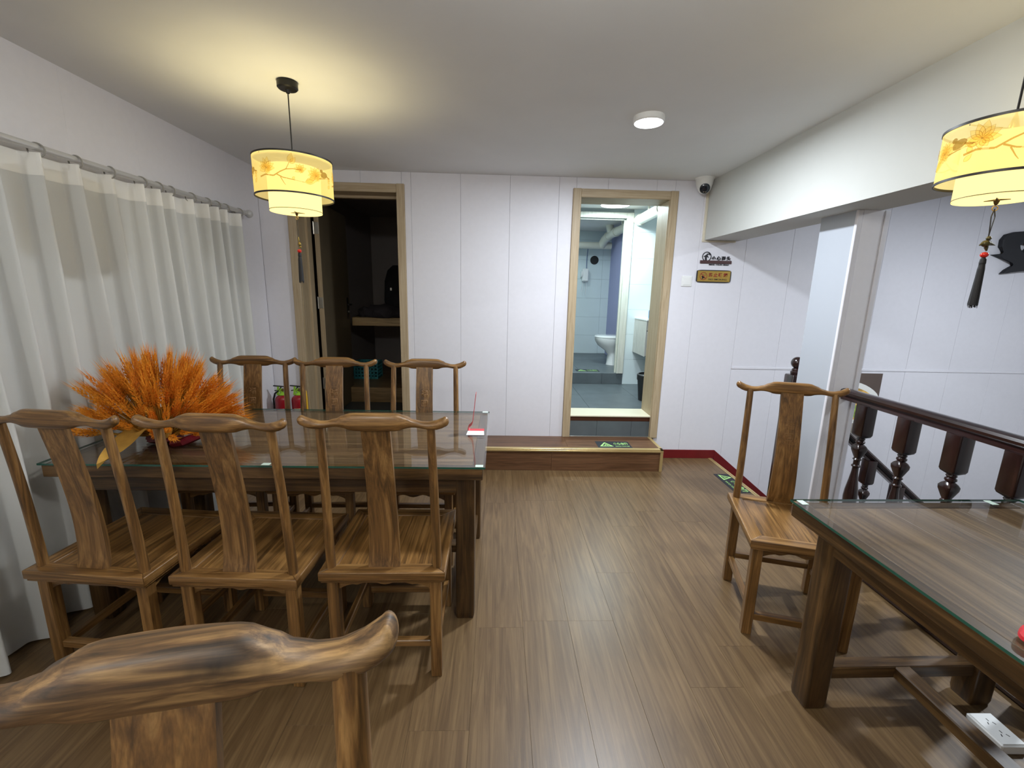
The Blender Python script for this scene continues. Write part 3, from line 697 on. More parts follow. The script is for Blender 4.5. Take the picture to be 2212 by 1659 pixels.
    for ch, dz in (('福', 0.030), ('圓', -0.028)):
        bm = text_bm(ch, 0.040, 0.0016, 0.012)
        bmesh.ops.transform(bm, matrix=frame_M((0, 0, zc+dz), (-1,0,0), (0,0,1), (0,1,0)), verts=bm.verts)
        obj('carved_character', wrap(bm, 0.0075), M_carve, sp)
    obj('crest_rail', crest_bm(), M_cx, t, True)
    return t
CH = [
 ((-0.418, 1.705, 0), 0.01, 'wooden yoke-back chair beside the aisle, its back to the viewer, at the long table'),
 ((-0.925, 1.672, 0), -0.045, 'middle chair of the three with their backs turned, in front of the orange wheat'),
 ((-1.452, 1.692, 0), -0.095, 'shaded wooden chair by the white curtain, its back turned, at the long table'),
 ((-1.47, 2.442, 0), PI+0.06, 'darker wooden chair in front of the fire extinguishers, beyond the orange wheat'),
 ((-0.985, 2.434, 0), PI+0.03, 'wooden chair with carved splat in front of the dark open doorway'),
 ((-0.446, 2.429, 0), PI+0.0, 'far-side wooden chair nearest the red table stand, its carved splat facing the viewer'),
 ((1.393, 1.859, 0), PI-0.29, 'light wooden yoke-back chair alone by the white pillar, at the right table'),
]
ch0 = build_chair('yoke_back_chair', CH[0][2]); ch0.location = CH[0][0]; ch0.rotation_euler = (0, 0, CH[0][1])
for loc, rz, lab in CH[1:]: dup(ch0, loc, rz, lab)
near = dup(ch0, (-0.298, 0.155, 0), PI+0.19, 'close-up chair with a knotted, streaked crest rail and rounded horn, bottom of the view')
near.scale = (0.97, 1.03, 1.03)
for o in list(SC.objects):
    if o.parent == near and o.name.startswith('crest_rail'):
        bpy.data.objects.remove(o)
    elif o.parent == near and o.name.startswith('back_post'):
        sx_ = 1 if sum(v.co.x for v in o.data.vertices) > 0 else -1
        o.data = o.data.copy()
        for v in o.data.vertices:
            cx_, cy_ = sx_*(0.198-0.010*max(0, (v.co.z-0.5)/0.56)), back_y(max(v.co.z, SEAT_Z))
            v.co.x = cx_ + (v.co.x-cx_)*1.35; v.co.y = cy_ + (v.co.y-cy_)*1.35
obj('crest_rail', crest_bm(1.55, 0.246, 1.22), M_knot, near, True, label='crest rail with a dark knot and pale streaks')

# ---------------------------------------------------------------- tables
def table(name, label, loc, rz, L, W, mt, ma, mb, legs, H=0.77):
    inx, iny = legs
    """L along local x, W along local y; origin under the centre"""
    t = thing(name, label, 'table', loc, rz)
    e_ = 0.045; n = 3; ww_ = (W-2*e_)/n
    for sy_ in (-1, 1):
        bm = bmesh.new(); box(bm, -L/2, L/2, min(sy_*W/2, sy_*(W/2-e_+0.0005)), max(sy_*W/2, sy_*(W/2-e_+0.0005)), H-0.052, H, 0.003); obj('edge_rail', bm, ma, t)
    for sx in (-1, 1):
        bm = bmesh.new(); box(bm, min(sx*L/2, sx*(L/2-e_+0.0005)), max(sx*L/2, sx*(L/2-e_+0.0005)), -W/2+e_, W/2-e_, H-0.052, H, 0.003); obj('edge_rail', bm, mb, t)
    for k in range(n):
        bm = bmesh.new(); box(bm, -L/2+e_, L/2-e_, -W/2+e_+ww_*k+0.0003, -W/2+e_+ww_*(k+1)-0.0003, H-0.045, H-0.0005, 0.0012); obj('top_board', bm, mt, t)
    lx, ly, s = L/2-inx, W/2-iny, 0.043
    for sy_ in (-1, 1):
        obj('apron', nbox(-lx+0.03, lx-0.03, sy_*(ly+0.027)-0.012, sy_*(ly+0.027)+0.012, H-0.138, H-0.052, bev=0.003), ma, t)
    for sx in (-1, 1):
        obj('apron', nbox(sx*lx-0.016, sx*lx+0.016, -ly+0.03, ly-0.03, H-0.115, H-0.052, bev=0.003), mb, t)
        for sy_ in (-1, 1):
            bm = bmesh.new(); rr = []
            for z, k in ((0.0, 0.92), (0.02, 1.0), (0.3, 1.0), (H-0.10, 0.98), (H-0.053, 0.98)):
                off = 0.0
                rr.append(ring(bm, Vector((sx*(lx+off), sy_*(ly+off), z)), Vector((1,0,0)), Vector((0,1,0)), s*k, s*k, 28, 9))
            skin(bm, rr); obj('leg', bm, M_tz, t, True)
        obj('stretcher', nbox(sx*lx-0.026, sx*lx+0.026, -ly-0.01, ly+0.01, 0.115, 0.165, bev=0.004), mb, t)
    obj('stretcher', nbox(-lx+0.02, lx-0.02, -0.03, 0.03, 0.117, 0.163, bev=0.004), ma, t)
    return t
table('dining_table', 'long brown wooden table under glass with three chairs on either side', (-0.957, 2.188, 0), 0.0, 1.80, 0.880, M_ttop, M_tx, M_ty, (0.078, 0.10))
tb2 = table('dining_table', 'brown wooden table on the right beside the dark guard railing', (1.5385, 0.64, 0), PI/2+0.012, 1.66, 0.88, M_ttop, M_tx, M_ty, (0.09, 0.115))
def glass(label, loc, rz, L, W, pads):
    t = thing('glass_tabletop', label, 'glass', loc, rz, 'glass sheets on the tables'); zt = 0.008
    bm = bmesh.new(); vs_ = box(bm, -L/2, L/2, -W/2, W/2, 0.0, zt)
    for f in bm.faces:
        if abs(f.normal.z) < 0.5: f.material_index = 1
    bm.normal_update()
    for f in bm.faces: f.material_index = 1 if abs(f.normal.z) < 0.5 else 0
    obj('pane', bm, [M_glass, M_gedge], t)
    for px, py in pads:
        obj('corner_pad', nbox(px-0.017, px+0.017, py-0.012, py+0.012, zt, zt+0.002, bev=0.0008), M_pad, t)
glass('clear glass sheet with green edge covering the long table', (-0.957, 2.188, 0.7705), 0.0, 1.822, 0.888, [(0.885, -0.430), (0.0, -0.43), (0.885, 0.43)])
glass('clear glass sheet with green edge covering the right table', (1.5385, 0.64, 0.7705), PI/2+0.012, 1.675, 0.89, [(0.81, 0.418), (0.81, -0.30)])

# ---------------------------------------------------------------- sign stand on the long table
ts = thing('table_sign', 'red ribbon-like table stand with a small white card, on the long table', 'sign', (-0.145, 2.205, 0.779))
bm = bmesh.new()
path = [(0.078, 0.002), (0.004, 0.002), (-0.004, 0.006), (-0.007, 0.014), (-0.004, 0.024), (0.006, 0.033), (0.014, 0.042), (0.018, 0.055), (0.034, 0.205)]
for (a, b), (c, d) in zip(path, path[1:]):
    n = Vector((-(d-b), c-a)).normalized()*0.0012
    prism(bm, [(a-n.x, b-n.y), (c-n.x, d-n.y), (c+n.x, d+n.y), (a+n.x, b+n.y)], lambda u, v, q: Vector((u, q+0.012, v)), 0.0, 0.055)
obj('red_stand', bm, plain('red_acrylic', srgb(206, 52, 62), 0.3), ts)
bm = bmesh.new(); prism(bm, [(-0.012, 0.0), (0.080, 0.0), (0.078, 0.042), (-0.006, 0.042)], lambda u, v, q: Vector((u, -0.036+v*0.95+q, 0.001+v*0.22)), 0.0, 0.0015)
obj('card', bm, plain('white_card', srgb(240, 242, 246), 0.5), ts)

# ---------------------------------------------------------------- wheat bouquet
M_wheat = plain('orange_wheat', srgb(240, 156, 38), 0.75, noise=0.25, nscale=60)
M_wheat2 = plain('amber_wheat', srgb(226, 138, 32), 0.75, noise=0.25, nscale=60)
M_stalk = plain('straw_stalk', srgb(182, 134, 46), 0.7)
def ear_mesh(seed, mat):
    """stalk along +z, 1 unit long; the ear takes the last 0.36"""
    bm = bmesh.new(); rr_ = random.Random(seed)
    tube(bm, [(0, 0, 0), (0.004, 0.0, 0.35), (0, 0, 0.66)], 0.0032, 4, mi=1)
    for k in range(13):
        z = 0.62 + 0.025*k; taper = (1-0.045*k) if k > 3 else 0.75+0.08*k
        for s in range(3):
            a = k*1.05 + s*2*PI/3 + rr_.uniform(-.3, .3); c, d = math.cos(a), math.sin(a)
            p = Vector((c*0.004, d*0.004, z)); q = Vector((c*0.019*taper, d*0.019*taper, z+0.050)); u = Vector((-d, c, 0))*0.0085*taper
            mid = (p+q)/2 + Vector((c, d, 0))*0.004
            v = [bm.verts.new(x) for x in (p, mid+u, q, mid-u)]
            bm.faces.new((v[0], v[1], v[2])); bm.faces.new((v[0], v[2], v[3]))
            if s != k % 3 or k > 9:
                tip = q + Vector((c*0.012, d*0.012, 0.10+rr_.uniform(0, .05))); e = Vector((-d, c, 0))*0.0013
                bm.faces.new([bm.verts.new(x) for x in (q+e, tip, q-e)])
    bmesh.ops.recalc_face_normals(bm, faces=bm.faces)
    me = bpy.data.meshes.new('wheat_stalk'); bm.to_mesh(me); bm.free(); me.materials.append(mat); me.materials.append(M_stalk); return me
ears = [ear_mesh(1, M_wheat), ear_mesh(2, M_wheat), ear_mesh(3, M_wheat2)]
WB = Vector((-1.575, 2.035, 0.779))
wh = thing('wheat_bouquet', 'fan of orange dried wheat wrapped in red paper on the long table', 'bouquet', WB)
cnt = 0; tries = 0
while cnt < 290 and tries < 4000:
    tries += 1
    az = R.uniform(0, 2*PI); el = math.acos(R.uniform(0.14, 1.0))        # angle from vertical
    if R.random() > 0.35 + 0.65*math.sin(el): pass
    dx, dy, dz = math.sin(el)*math.cos(az)*(0.80 if math.cos(az) > 0 else 0.98), math.sin(el)*math.sin(az)*0.55, math.cos(el)
    L = R.uniform(0.355, 0.425)*(1.0 if dz > 0.4 else 0.98); base = Vector((dx*0.06+0.0, dy*0.06, 0.03))
    tip = base + Vector((dx, dy, dz*0.98))*L + Vector((0.02, 0, 0))
    if WB.x + tip.x < -1.86 or (WB.y+tip.y < 1.66 and tip.z < 0.34): continue
    if tip.y < -0.22 and tip.z < 0.22: continue
    d = (tip-base); q = d.to_track_quat('Z', 'Y').to_euler()
    share('wheat_stalk', ears[cnt % 3], wh, base, q, (0.86, 0.86, d.length)); cnt += 1
M_wrap = plain('red_wrap_paper', srgb(120, 20, 34), 0.35)
bm = bmesh.new(); rr = []
for z, a, b in ((0.0, 0.055, 0.045), (0.012, 0.075, 0.06), (0.05, 0.06, 0.05), (0.09, 0.095, 0.07), (0.105, 0.12, 0.085)):
    rg = ring(bm, Vector((0.01, 0, z)), Vector((1,0,0)), Vector((0,1,0)), a, b, 26)
    for i, v in enumerate(rg): v.co += Vector((0, 0, 0.010*math.sin(i*2.6)*(z > 0.08))) + (v.co-Vector((0.01, 0, z)))*0.10*math.sin(i*1.9)
    rr.append(rg)
skin(bm, rr, False); bm.faces.new(rr[0][::-1]); obj('wrapping', bm, M_wrap, wh, True, label='dark red paper wrapping')
bm = bmesh.new(); tube(bm, [(0.08, -0.05, 0.006), (0.14, -0.07, 0.02), (0.22, -0.02, 0.05), (0.28, 0.05, 0.07)], [0.018, 0.020, 0.016, 0.008], 8); obj('wrapping_tail', bm, M_wrap, wh, True)
M_leafy = plain('dry_yellow_leaf', srgb(196, 152, 66), 0.7, noise=0.15, nscale=25)
def dry_leaf(base, tip, width, lift):
    bm = bmesh.new(); base, tip = Vector(base), Vector(tip); d = tip-base; s = d.cross(Vector((0,0,1))).normalized(); n_ = 10; rows = []
    for i in range(n_+1):
        t = i/n_; c = base + d*t + Vector((0, 0, lift*math.sin(PI*t))); hw = width*math.sin(PI*min(1, t*0.92+0.08))**0.8*(1-0.35*t)
        rows.append([bm.verts.new(c - s*hw + Vector((0,0,0.012*math.sin(t*7)))), bm.verts.new(c + Vector((0,0,-0.012))), bm.verts.new(c + s*hw + Vector((0,0,0.010*math.cos(t*6))))])
    for a, b in zip(rows, rows[1:]):
        bm.faces.new((a[0], a[1], b[1], b[0])); bm.faces.new((a[1], a[2], b[2], b[1]))
    o = obj('dry_leaf', bm, M_leafy, wh, True); return o
dry_leaf((-0.02, -0.04, 0.095), (-0.015, -0.335, 0.008), 0.062, 0.025)
dry_leaf((0.02, -0.03, 0.06), (0.10, -0.14, 0.045), 0.05, 0.02)
dry_leaf((0.06, 0.02, 0.07), (0.25, 0.02, 0.135), 0.05, 0.02)
dry_leaf((-0.05, 0.02, 0.07), (-0.20, 0.05, 0.10), 0.05, 0.02)

# ---------------------------------------------------------------- curtain, rod
ROD_X, ROD_Z = -1.918, 2.045
RINGS = [2.034, 2.207, 2.386, 2.577, 2.694, 2.794, 2.967, 3.117, 3.218, 3.315, 3.483]
extra = [1.86, 1.69, 1.51, 1.33, 1.16, 1.0, 0.82, 0.66]
PLE = sorted(RINGS + extra)
m, nt, b = base_mat('grey_linen'); L_ = nt.links.new
b.inputs['Base Color'].default_value = srgb(228, 229, 227); b.inputs['Roughness'].default_value = 0.9; b.inputs['Specular IOR Level'].default_value = 0.1
tr = N(nt, 'ShaderNodeBsdfTranslucent'); tr.inputs[0].default_value = srgb(228, 229, 227)
mxs = N(nt, 'ShaderNodeMixShader'); mxs.inputs[0].default_value = 0.18; L_(b.outputs[0], mxs.inputs[1]); L_(tr.outputs[0], mxs.inputs[2]); L_(mxs.outputs[0], nt.nodes['Material Output'].inputs[0])
tc = N(nt, 'ShaderNodeTexCoord'); nn = N(nt, 'ShaderNodeTexNoise'); nn.inputs['Scale'].default_value = 500; L_(tc.outputs['Object'], nn.inputs[0])
bpn = N(nt, 'ShaderNodeBump'); bpn.inputs['Strength'].default_value = 0.15; bpn.inputs['Distance'].default_value = 0.001; L_(nn.outputs[0], bpn.inputs['Height']); L_(bpn.outputs[0], b.inputs['Normal'])
M_curtain = m
M_header = plain('header_tape_cloth', srgb(242, 241, 237), 0.9)
PH = [R.uniform(-1, 1) for _ in PLE]
def drape(y, z):
    k = (ROD_Z-z)/2.0; x = 0.0
    for i, p in enumerate(PLE):
        c = p + 0.035*PH[i]*k*1.2; wv = (0.013 + 0.022*min(1, k*1.3))*(1+0.25*PH[(i*3) % len(PH)])
        amp = 0.066 + 0.032*min(1, k*1.3)*(1+0.4*PH[(i*5+2) % len(PH)])
        u = (y-c)/wv
        x += amp*math.exp(-abs(u)**2.4)*(1.0 if u < 0 else 1.0)
        x += 0.008*k*math.exp(-((y-c-0.085)/0.03)**2)
    x += 0.007*k*math.sin(y*23+z*1.3) + 0.004*math.sin(y*51+2*z)*k
    return ROD_X - 0.052 + min(x, 0.105) - 0.012*k*0
Y0c, Y1c, ny, nzv = 0.58, 3.555, 560, 26
ct = thing('curtain', 'long white-grey pleated curtain hanging along the left wall', 'curtain', (0, 0, 0))
def sheet(z_top, z_bot, nz_, off=0.0):
    bm = bmesh.new(); rows = []
    for j in range(nz_+1):
        z = z_top + (z_bot-z_top)*j/nz_; row = []
        for i in range(ny+1):
            y = Y0c + (Y1c-Y0c)*i/ny; row.append(bm.verts.new((drape(y, z)+off, y, z)))
        rows.append(row)
    for a, b_ in zip(rows, rows[1:]):
        for i in range(ny): bm.faces.new((a[i], a[i+1], b_[i+1], b_[i]))
    return bm
obj('fabric', sheet(2.022, 0.012, nzv), M_curtain, ct, True, angle=180)
obj('header_tape', sheet(2.024, 1.935, 3, 0.0012), M_header, ct, True, label='paler stiffened band along the curtain top', angle=180)
obj('hem', sheet(0.16, 0.011, 3, 0.0012), M_curtain, ct, True, angle=180)
M_rod = plain('silver_rod', srgb(204, 204, 204), 0.28, 0.2)
bm = bmesh.new()
for k in range(28):
    a, c_ = 2*PI*k/28, 2*PI*((k+1) % 28)/28
cr = thing('curtain_rod', 'silver curtain rod with a knob at the end above the curtain', 'curtain rod', (ROD_X, 0, ROD_Z))
bm = bmesh.new(); tube(bm, [(0, 0.5, 0), (0, 3.56, 0)], 0.0145, 18); obj('rod', bm, M_rod, cr, True)
bm = bmesh.new(); rr = []
for y, r_ in ((3.555, 0.017), (3.575, 0.017), (3.58, 0.010), (3.588, 0.012), (3.60, 0.025), (3.618, 0.030), (3.636, 0.024), (3.646, 0.008)):
    rr.append(ring(bm, Vector((0, y, 0)), Vector((1,0,0)), Vector((0,0,1)), r_, r_, 18))
skin(bm, rr); obj('finial', bm, M_rod, cr, True)
for y in (3.53, 1.6):
    bm = bmesh.new(); tube(bm, [(0, y, -0.0), (-0.062, y, -0.0)], 0.007, 8); tube(bm, [(-0.060, y, 0.0), (-0.071, y, 0.0)], 0.022, 14); obj('bracket', bm, M_rod, cr, True)
bm = bmesh.new()
def torus(bm, c, Rr, r_, nrm, n=22, k=8):
    c = Vector(c); nrm = Vector(nrm).normalized(); a = nrm.orthogonal().normalized(); b_ = nrm.cross(a); rings = []
    for i in range(n):
        t = 2*PI*i/n; d = a*math.cos(t)+b_*math.sin(t); rings.append(ring(bm, c+d*Rr, d, nrm, r_, r_, k))
    skin(bm, rings+[rings[0]], False)
bm = bmesh.new(); torus(bm, (0, 0, 0), 0.0275, 0.0034, (0.15, 1, 0.0)); me = obj('ring', bm, plain('grey_ring', srgb(150, 148, 142), 0.4), ct, True)
me.location = (ROD_X, PLE[0], ROD_Z-0.011)
for y in PLE[1:]: share('ring', me.data, ct, (ROD_X, y, ROD_Z-0.011), (0, 0, R.uniform(0.0, 0.7)))

# ---------------------------------------------------------------- pendant lamps
M_rim = plain('lamp_rim', srgb(34, 30, 26), 0.5)
M_outer = shade_mat('outer_shade', srgb(242, 228, 160), 0.36, 0.15, (1.0, 0.79, 0.28, 1))
M_inner = emit('inner_shade_glow', (1.0, 0.74, 0.27, 1), 1.08)
M_diff = emit('diffuser_glow', (1.0, 0.75, 0.27, 1), 1.15)
M_pet = shade_mat('print_petal', srgb(240, 216, 140), 0.80, 0.0, (1.0, 0.80, 0.27, 1))
M_pline = shade_mat('print_line', srgb(170, 130, 56), 0.35, 0.02, (1.0, 0.62, 0.12, 1))
M_pgrey = shade_mat('print_dark', srgb(150, 118, 56), 0.30, 0.03, (1.0, 0.62, 0.12, 1))
def cylmap(rad, z0):
    return lambda u, v, t: Vector(((rad+t)*math.cos(u/rad), (rad+t)*math.sin(u/rad), z0+v))
def leafshape(c, ang, L, W, n=9):
    out = []
    for i in range(n): t = i/(n-1); out.append((t*L, W*math.sin(PI*t**0.8)))
    out += [(x, -y) for x, y in out[-2:0:-1]]
    ca, sa = math.cos(ang), math.sin(ang)
    return [(c[0]+x*ca-y*sa, c[1]+x*sa+y*ca) for x, y in out]
def print_bm(rad, z0, seed):
    """magnolia branches printed round the shade"""
    bm = bmesh.new(); fn = cylmap(rad, z0); rr_ = random.Random(seed)
    def fill(pts, mi, t):
        c = (sum(p[0] for p in pts)/len(pts), sum(p[1] for p in pts)/len(pts)); cv = bm.verts.new(fn(*c, t)); vs_ = [bm.verts.new(fn(u, v, t)) for u, v in pts]
        for a, b_ in zip(vs_, vs_[1:]+vs_[:1]):
            f = bm.faces.new((cv, a, b_)); f.material_index = mi
    def petal(c, ang, L, W, t=0.0012):
        A_, B_ = leafshape(c, ang, L+0.0006, W+0.0004), leafshape((c[0]+0.0008*math.cos(ang), c[1]+0.0008*math.sin(ang)), ang, L-0.0010, W-0.0007)
        va, vb = [bm.verts.new(fn(u, v, t+0.0003)) for u, v in A_], [bm.verts.new(fn(u, v, t+0.0003)) for u, v in B_]
        for k_ in range(len(va)):
            f = bm.faces.new((va[k_], va[(k_+1) % len(va)], vb[(k_+1) % len(va)], vb[k_])); f.material_index = 1
        fill(leafshape((c[0]+0.001*math.cos(ang), c[1]+0.001*math.sin(ang)), ang, L-0.001, W-0.0003), 0, t+0.0004)
    def branch(pts, w0, w1, mi=1):
        n = len(pts)
        for i in range(n-1):
            a, b_ = pts[i], pts[i+1]; d = Vector((b_[0]-a[0], b_[1]-a[1])); L = max(d.length, 1e-5); q = Vector((-d.y, d.x))/L
            wa = w0+(w1-w0)*i/(n-1); wb_ = w0+(w1-w0)*(i+1)/(n-1)
            f = bm.faces.new([bm.verts.new(fn(x, y, 0.0010)) for x, y in ((a[0]+q.x*wa, a[1]+q.y*wa), (b_[0]+q.x*wb_, b_[1]+q.y*wb_), (b_[0]-q.x*wb_, b_[1]-q.y*wb_), (a[0]-q.x*wa, a[1]-q.y*wa))])
            f.material_index = mi
    C = 2*PI*rad; rep = 3
    for k in range(rep):
        u0 = C*k/rep
        branch([(u0+0.00, 0.050), (u0+0.03, 0.058), (u0+0.07, 0.052), (u0+0.10, 0.070), (u0+0.125, 0.082), (u0+0.155, 0.086), (u0+0.19, 0.084)], 0.0035, 0.0016)
        branch([(u0+0.085, 0.058), (u0+0.11, 0.046), (u0+0.15, 0.040), (u0+0.20, 0.034)], 0.0028, 0.0012)
        branch([(u0+0.10, 0.048), (u0+0.113, 0.024), (u0+0.12, 0.014)], 0.002, 0.0008)
        branch([(u0+0.125, 0.082), (u0+0.135, 0.10), (u0+0.14, 0.112)], 0.0016, 0.001)
        for c, n, L, W, a0 in (((u0+0.038, 0.085), 8, 0.044, 0.012, 0.2), ((u0+0.185, 0.086), 6, 0.026, 0.007, 0.6), ((u0+0.255, 0.070), 8, 0.040, 0.011, 0.5)):
            for i in range(n): petal(c, a0 + PI*1.25*i/n - 0.25, L*rr_.uniform(.85, 1.1), W*rr_.uniform(.85, 1.1), 0.0012+0.00006*i)
            for i in range(3): petal(c, -0.4-0.6*i, L*0.62, W*0.9, 0.0018)
        for c, a, L, W in (((u0+0.14, 0.108), 1.3, 0.046, 0.012), ((u0+0.145, 0.106), 0.9, 0.036, 0.010), ((u0+0.20, 0.034), 0.25, 0.055, 0.011), ((u0+0.205, 0.036), 0.5, 0.050, 0.011), ((u0+0.15, 0.040), 1.0, 0.016, 0.005)):
            petal(c, a, L, W)
        b0 = (u0+0.30, 0.085)                                            # small bird on a twig
        fill([(b0[0]+0.020*math.cos(a)*(1.2 if math.cos(a) > 0 else 0.9), b0[1]+0.014*math.sin(a)+0.004*math.cos(a)) for a in [2*PI*i/14 for i in range(14)]], 2, 0.0012)
        fill([(b0[0]-0.014+0.009*math.cos(a), b0[1]+0.014+0.008*math.sin(a)) for a in [2*PI*i/10 for i in range(10)]], 2, 0.0013)
        fill([(b0[0]+0.018, b0[1]+0.003), (b0[0]+0.042, b0[1]-0.006), (b0[0]+0.040, b0[1]-0.010), (b0[0]+0.016, b0[1]-0.004)], 1, 0.0012)
        branch([(b0[0]-0.03, b0[1]-0.022), (b0[0], b0[1]-0.016), (b0[0]+0.045, b0[1]-0.006)], 0.002, 0.0012)
        for q in range(3): petal((u0+0.325+0.012*q, 0.03+0.02*q), 0.8+q, 0.026, 0.007)
    return bm
def pendant(label, x, y, zb, s, rot, tail, power, bird):
    """zb: height of the inner shade's lower edge"""
    t = thing('pendant_lamp', label, 'lamp', (x, y, 0), 0)
    Ro, Ri = 0.177*s, 0.119*s; o0, o1, i1 = zb+0.066*s, zb+0.240*s, zb+0.205*s
    bm = bmesh.new(); lathe(bm, [(0.044, CEIL), (0.046, CEIL-0.004), (0.046, CEIL-0.028), (0.040, CEIL-0.034), (0.012, CEIL-0.036), (0.008, CEIL-0.05)], n=28); obj('ceiling_rose', bm, M_blackm, t, True)
    bm = bmesh.new(); tube(bm, [(0, 0, CEIL-0.034), (0, 0, o1+0.022)], 0.0030, 8); obj('cord', bm, M_blackm, t, True)
    bm = bmesh.new(); lathe(bm, [(0.004, o1+0.03), (0.008, o1+0.018), (0.013, o1-0.006), (0.012, o1-0.03)], n=12); obj('lamp_cap', bm, M_gold, t, True)
    bm = bmesh.new()
    for k in range(3):
        a = rot+2*PI*k/3; tube(bm, [(0, 0, o1-0.008), (Ro*math.cos(a), Ro*math.sin(a), o1-0.008)], 0.0018, 6)
    obj('spider', bm, M_rim, t)
    bm = bmesh.new(); lathe(bm, [(Ro, o0), (Ro, o1)], n=72, cap=False); so = obj('outer_shade', bm, M_outer, t, True, label='pale yellow outer shade printed with magnolias'); so.rotation_euler = (0, 0, rot)
    for z in (o0, o1):
        bm = bmesh.new(); lathe(bm, [(Ro-0.001, z-0.0035), (Ro+0.0025, z-0.0035), (Ro+0.0025, z+0.0035), (Ro-0.001, z+0.0035), (Ro-0.001, z-0.0035)], n=72, cap=False); obj('rim', bm, M_rim, so, True)
    bm = print_bm(Ro, o0+0.012*s, 4); 
    obj('flower_print', bm, [M_pet, M_pline, M_pgrey], so)
    bm = bmesh.new(); lathe(bm, [(Ri, zb), (Ri, i1)], n=56, cap=False); si = obj('inner_shade', bm, M_inner, t, True)
    bm = bmesh.new(); lathe(bm, [(Ri-0.001, zb+0.004), (Ri+0.0012, zb+0.004), (Ri+0.0012, zb+0.0065), (Ri-0.001, zb+0.0065), (Ri-0.001, zb+0.004)], n=56, cap=False); obj('trim_line', bm, plain('rim_brown', srgb(120, 110, 70), 0.6), si, True)
    bm = bmesh.new(); lathe(bm, [(Ri-0.002, zb+0.003), (Ri-0.002, zb+0.006)], n=48); obj('diffuser', bm, M_diff, t, True)
    bm = bmesh.new()
    for k in range(3):
        a = rot+0.6+2*PI*k/3; tube(bm, [(0, 0, zb), (0.038*s*math.cos(a), 0.038*s*math.sin(a), zb+0.001)], [0.003, 0.0012], 6)
    lathe(bm, [(0.003, zb+0.004), (0.008, zb-0.002), (0.005, zb-0.012), (0.002, zb-0.016)], n=10); obj('finial', bm, plain('dark_brass', srgb(96, 78, 44), 0.4, 0.6), t, True)
    tz = zb-0.018
    bm = bmesh.new(); torus(bm, (0, 0, tz-0.007), 0.007, 0.0014, (0.4, 1, 0), 14, 6); tsl = obj('hook', bm, M_gold, t, True)
    z1, z2, z3 = tz-tail[0], tz-tail[1], tz-tail[2]                      # bead, tassel top, tassel end
    bm = bmesh.new()
    if bird:
        tube(bm, [(0, 0, tz-0.008), (0.006, 0, tz-0.03), (0.001, 0, tz-0.075), (0, 0, z1+0.055)], 0.0016, 6); tube(bm, [(0, 0, tz-0.008), (-0.006, 0, tz-0.03), (-0.001, 0, tz-0.075), (0, 0, z1+0.055)], 0.0016, 6)
    else: tube(bm, [(0, 0, tz-0.012), (0, 0, z1+0.04)], 0.0011, 6)
    obj('string', bm, M_rim, t)
    bm = bmesh.new()
    if bird:
        sphere(bm, (-0.004, 0, z1+0.034), 0.013, 1.0, 0.8, 0.8, 12, 8); sphere(bm, (0.002, 0, z1+0.050), 0.007, u=10, v=6)
        tube(bm, [(0.004, 0, z1+0.036), (0.028, 0, z1+0.030)], [0.008, 0.001], 8); tube(bm, [(-0.012, 0, z1+0.034), (-0.024, 0, z1+0.028)], [0.006, 0.001], 8); tube(bm, [(0, 0, z1+0.024), (0.004, 0, z1+0.012)], [0.006, 0.002], 8)
    else:
        sphere(bm, (0.003, 0, z1+0.034), 0.008, 1, 1, 1.2, 12, 8); sphere(bm, (0.006, 0, z1+0.020), 0.006, u=10, v=6); lathe(bm, [(0.002, z1+0.045), (0.004, z1+0.055), (0.002, z1+0.068)], n=8)
    obj('charm', bm, plain('aged_gold_charm', srgb(150, 128, 66), 0.4, 0.7) if not bird else plain('enamel_charm', srgb(84, 76, 46), 0.4, 0.5), t, True)
    bm = bmesh.new(); sphere(bm, (0, 0, z1), 0.0105, 1, 1, 0.85, 14, 10); obj('bead', bm, plain('red_bead', srgb(206, 40, 32), 0.2), t, True, label='red bead')
    bm = bmesh.new(); rr_ = random.Random(2)
    lathe(bm, [(0.004, z2+0.006), (0.0075, z2), (0.0085, z2-0.012), (0.0075, z2-0.016), (0.009, z2-0.03), (0.0115, z3+0.03), (0.012, z3+0.004)], n=16)
    for k in range(46):
        a = rr_.uniform(0, 2*PI); r_ = rr_.uniform(0.004, 0.0128)
        tube(bm, [(0.007*math.cos(a), 0.007*math.sin(a), z2-0.015), (r_*math.cos(a), r_*math.sin(a), z3+rr_.uniform(-0.006, 0.006))], 0.0009, 3)
    obj('tassel', bm, plain('black_silk', srgb(16, 14, 18), 0.6), t, False, label='black silk tassel')
    ld = bpy.data.lights.new('bulb_glow', 'POINT'); ld.energy = power*0.85; ld.color = WARM; ld.shadow_soft_size = 0.045*s
    lo = bpy.data.objects.new('bulb_glow', ld); COL.objects.link(lo); lo.parent = t; lo.location = (0, 0, zb+0.13*s)
    return t
pendant('lit two-tier drum pendant lamp hanging over the long table', -1.012, 2.352, 1.866, 1.0, -2.05, (0.165, 0.177, 0.318), 6.6, False)
pendant('lit drum pendant lamp with a bird charm and tassel, close to the ceiling beam', 1.527, 1.40, 1.812, 0.865, 3.25, (0.145, 0.158, 0.305), 2.0, True)

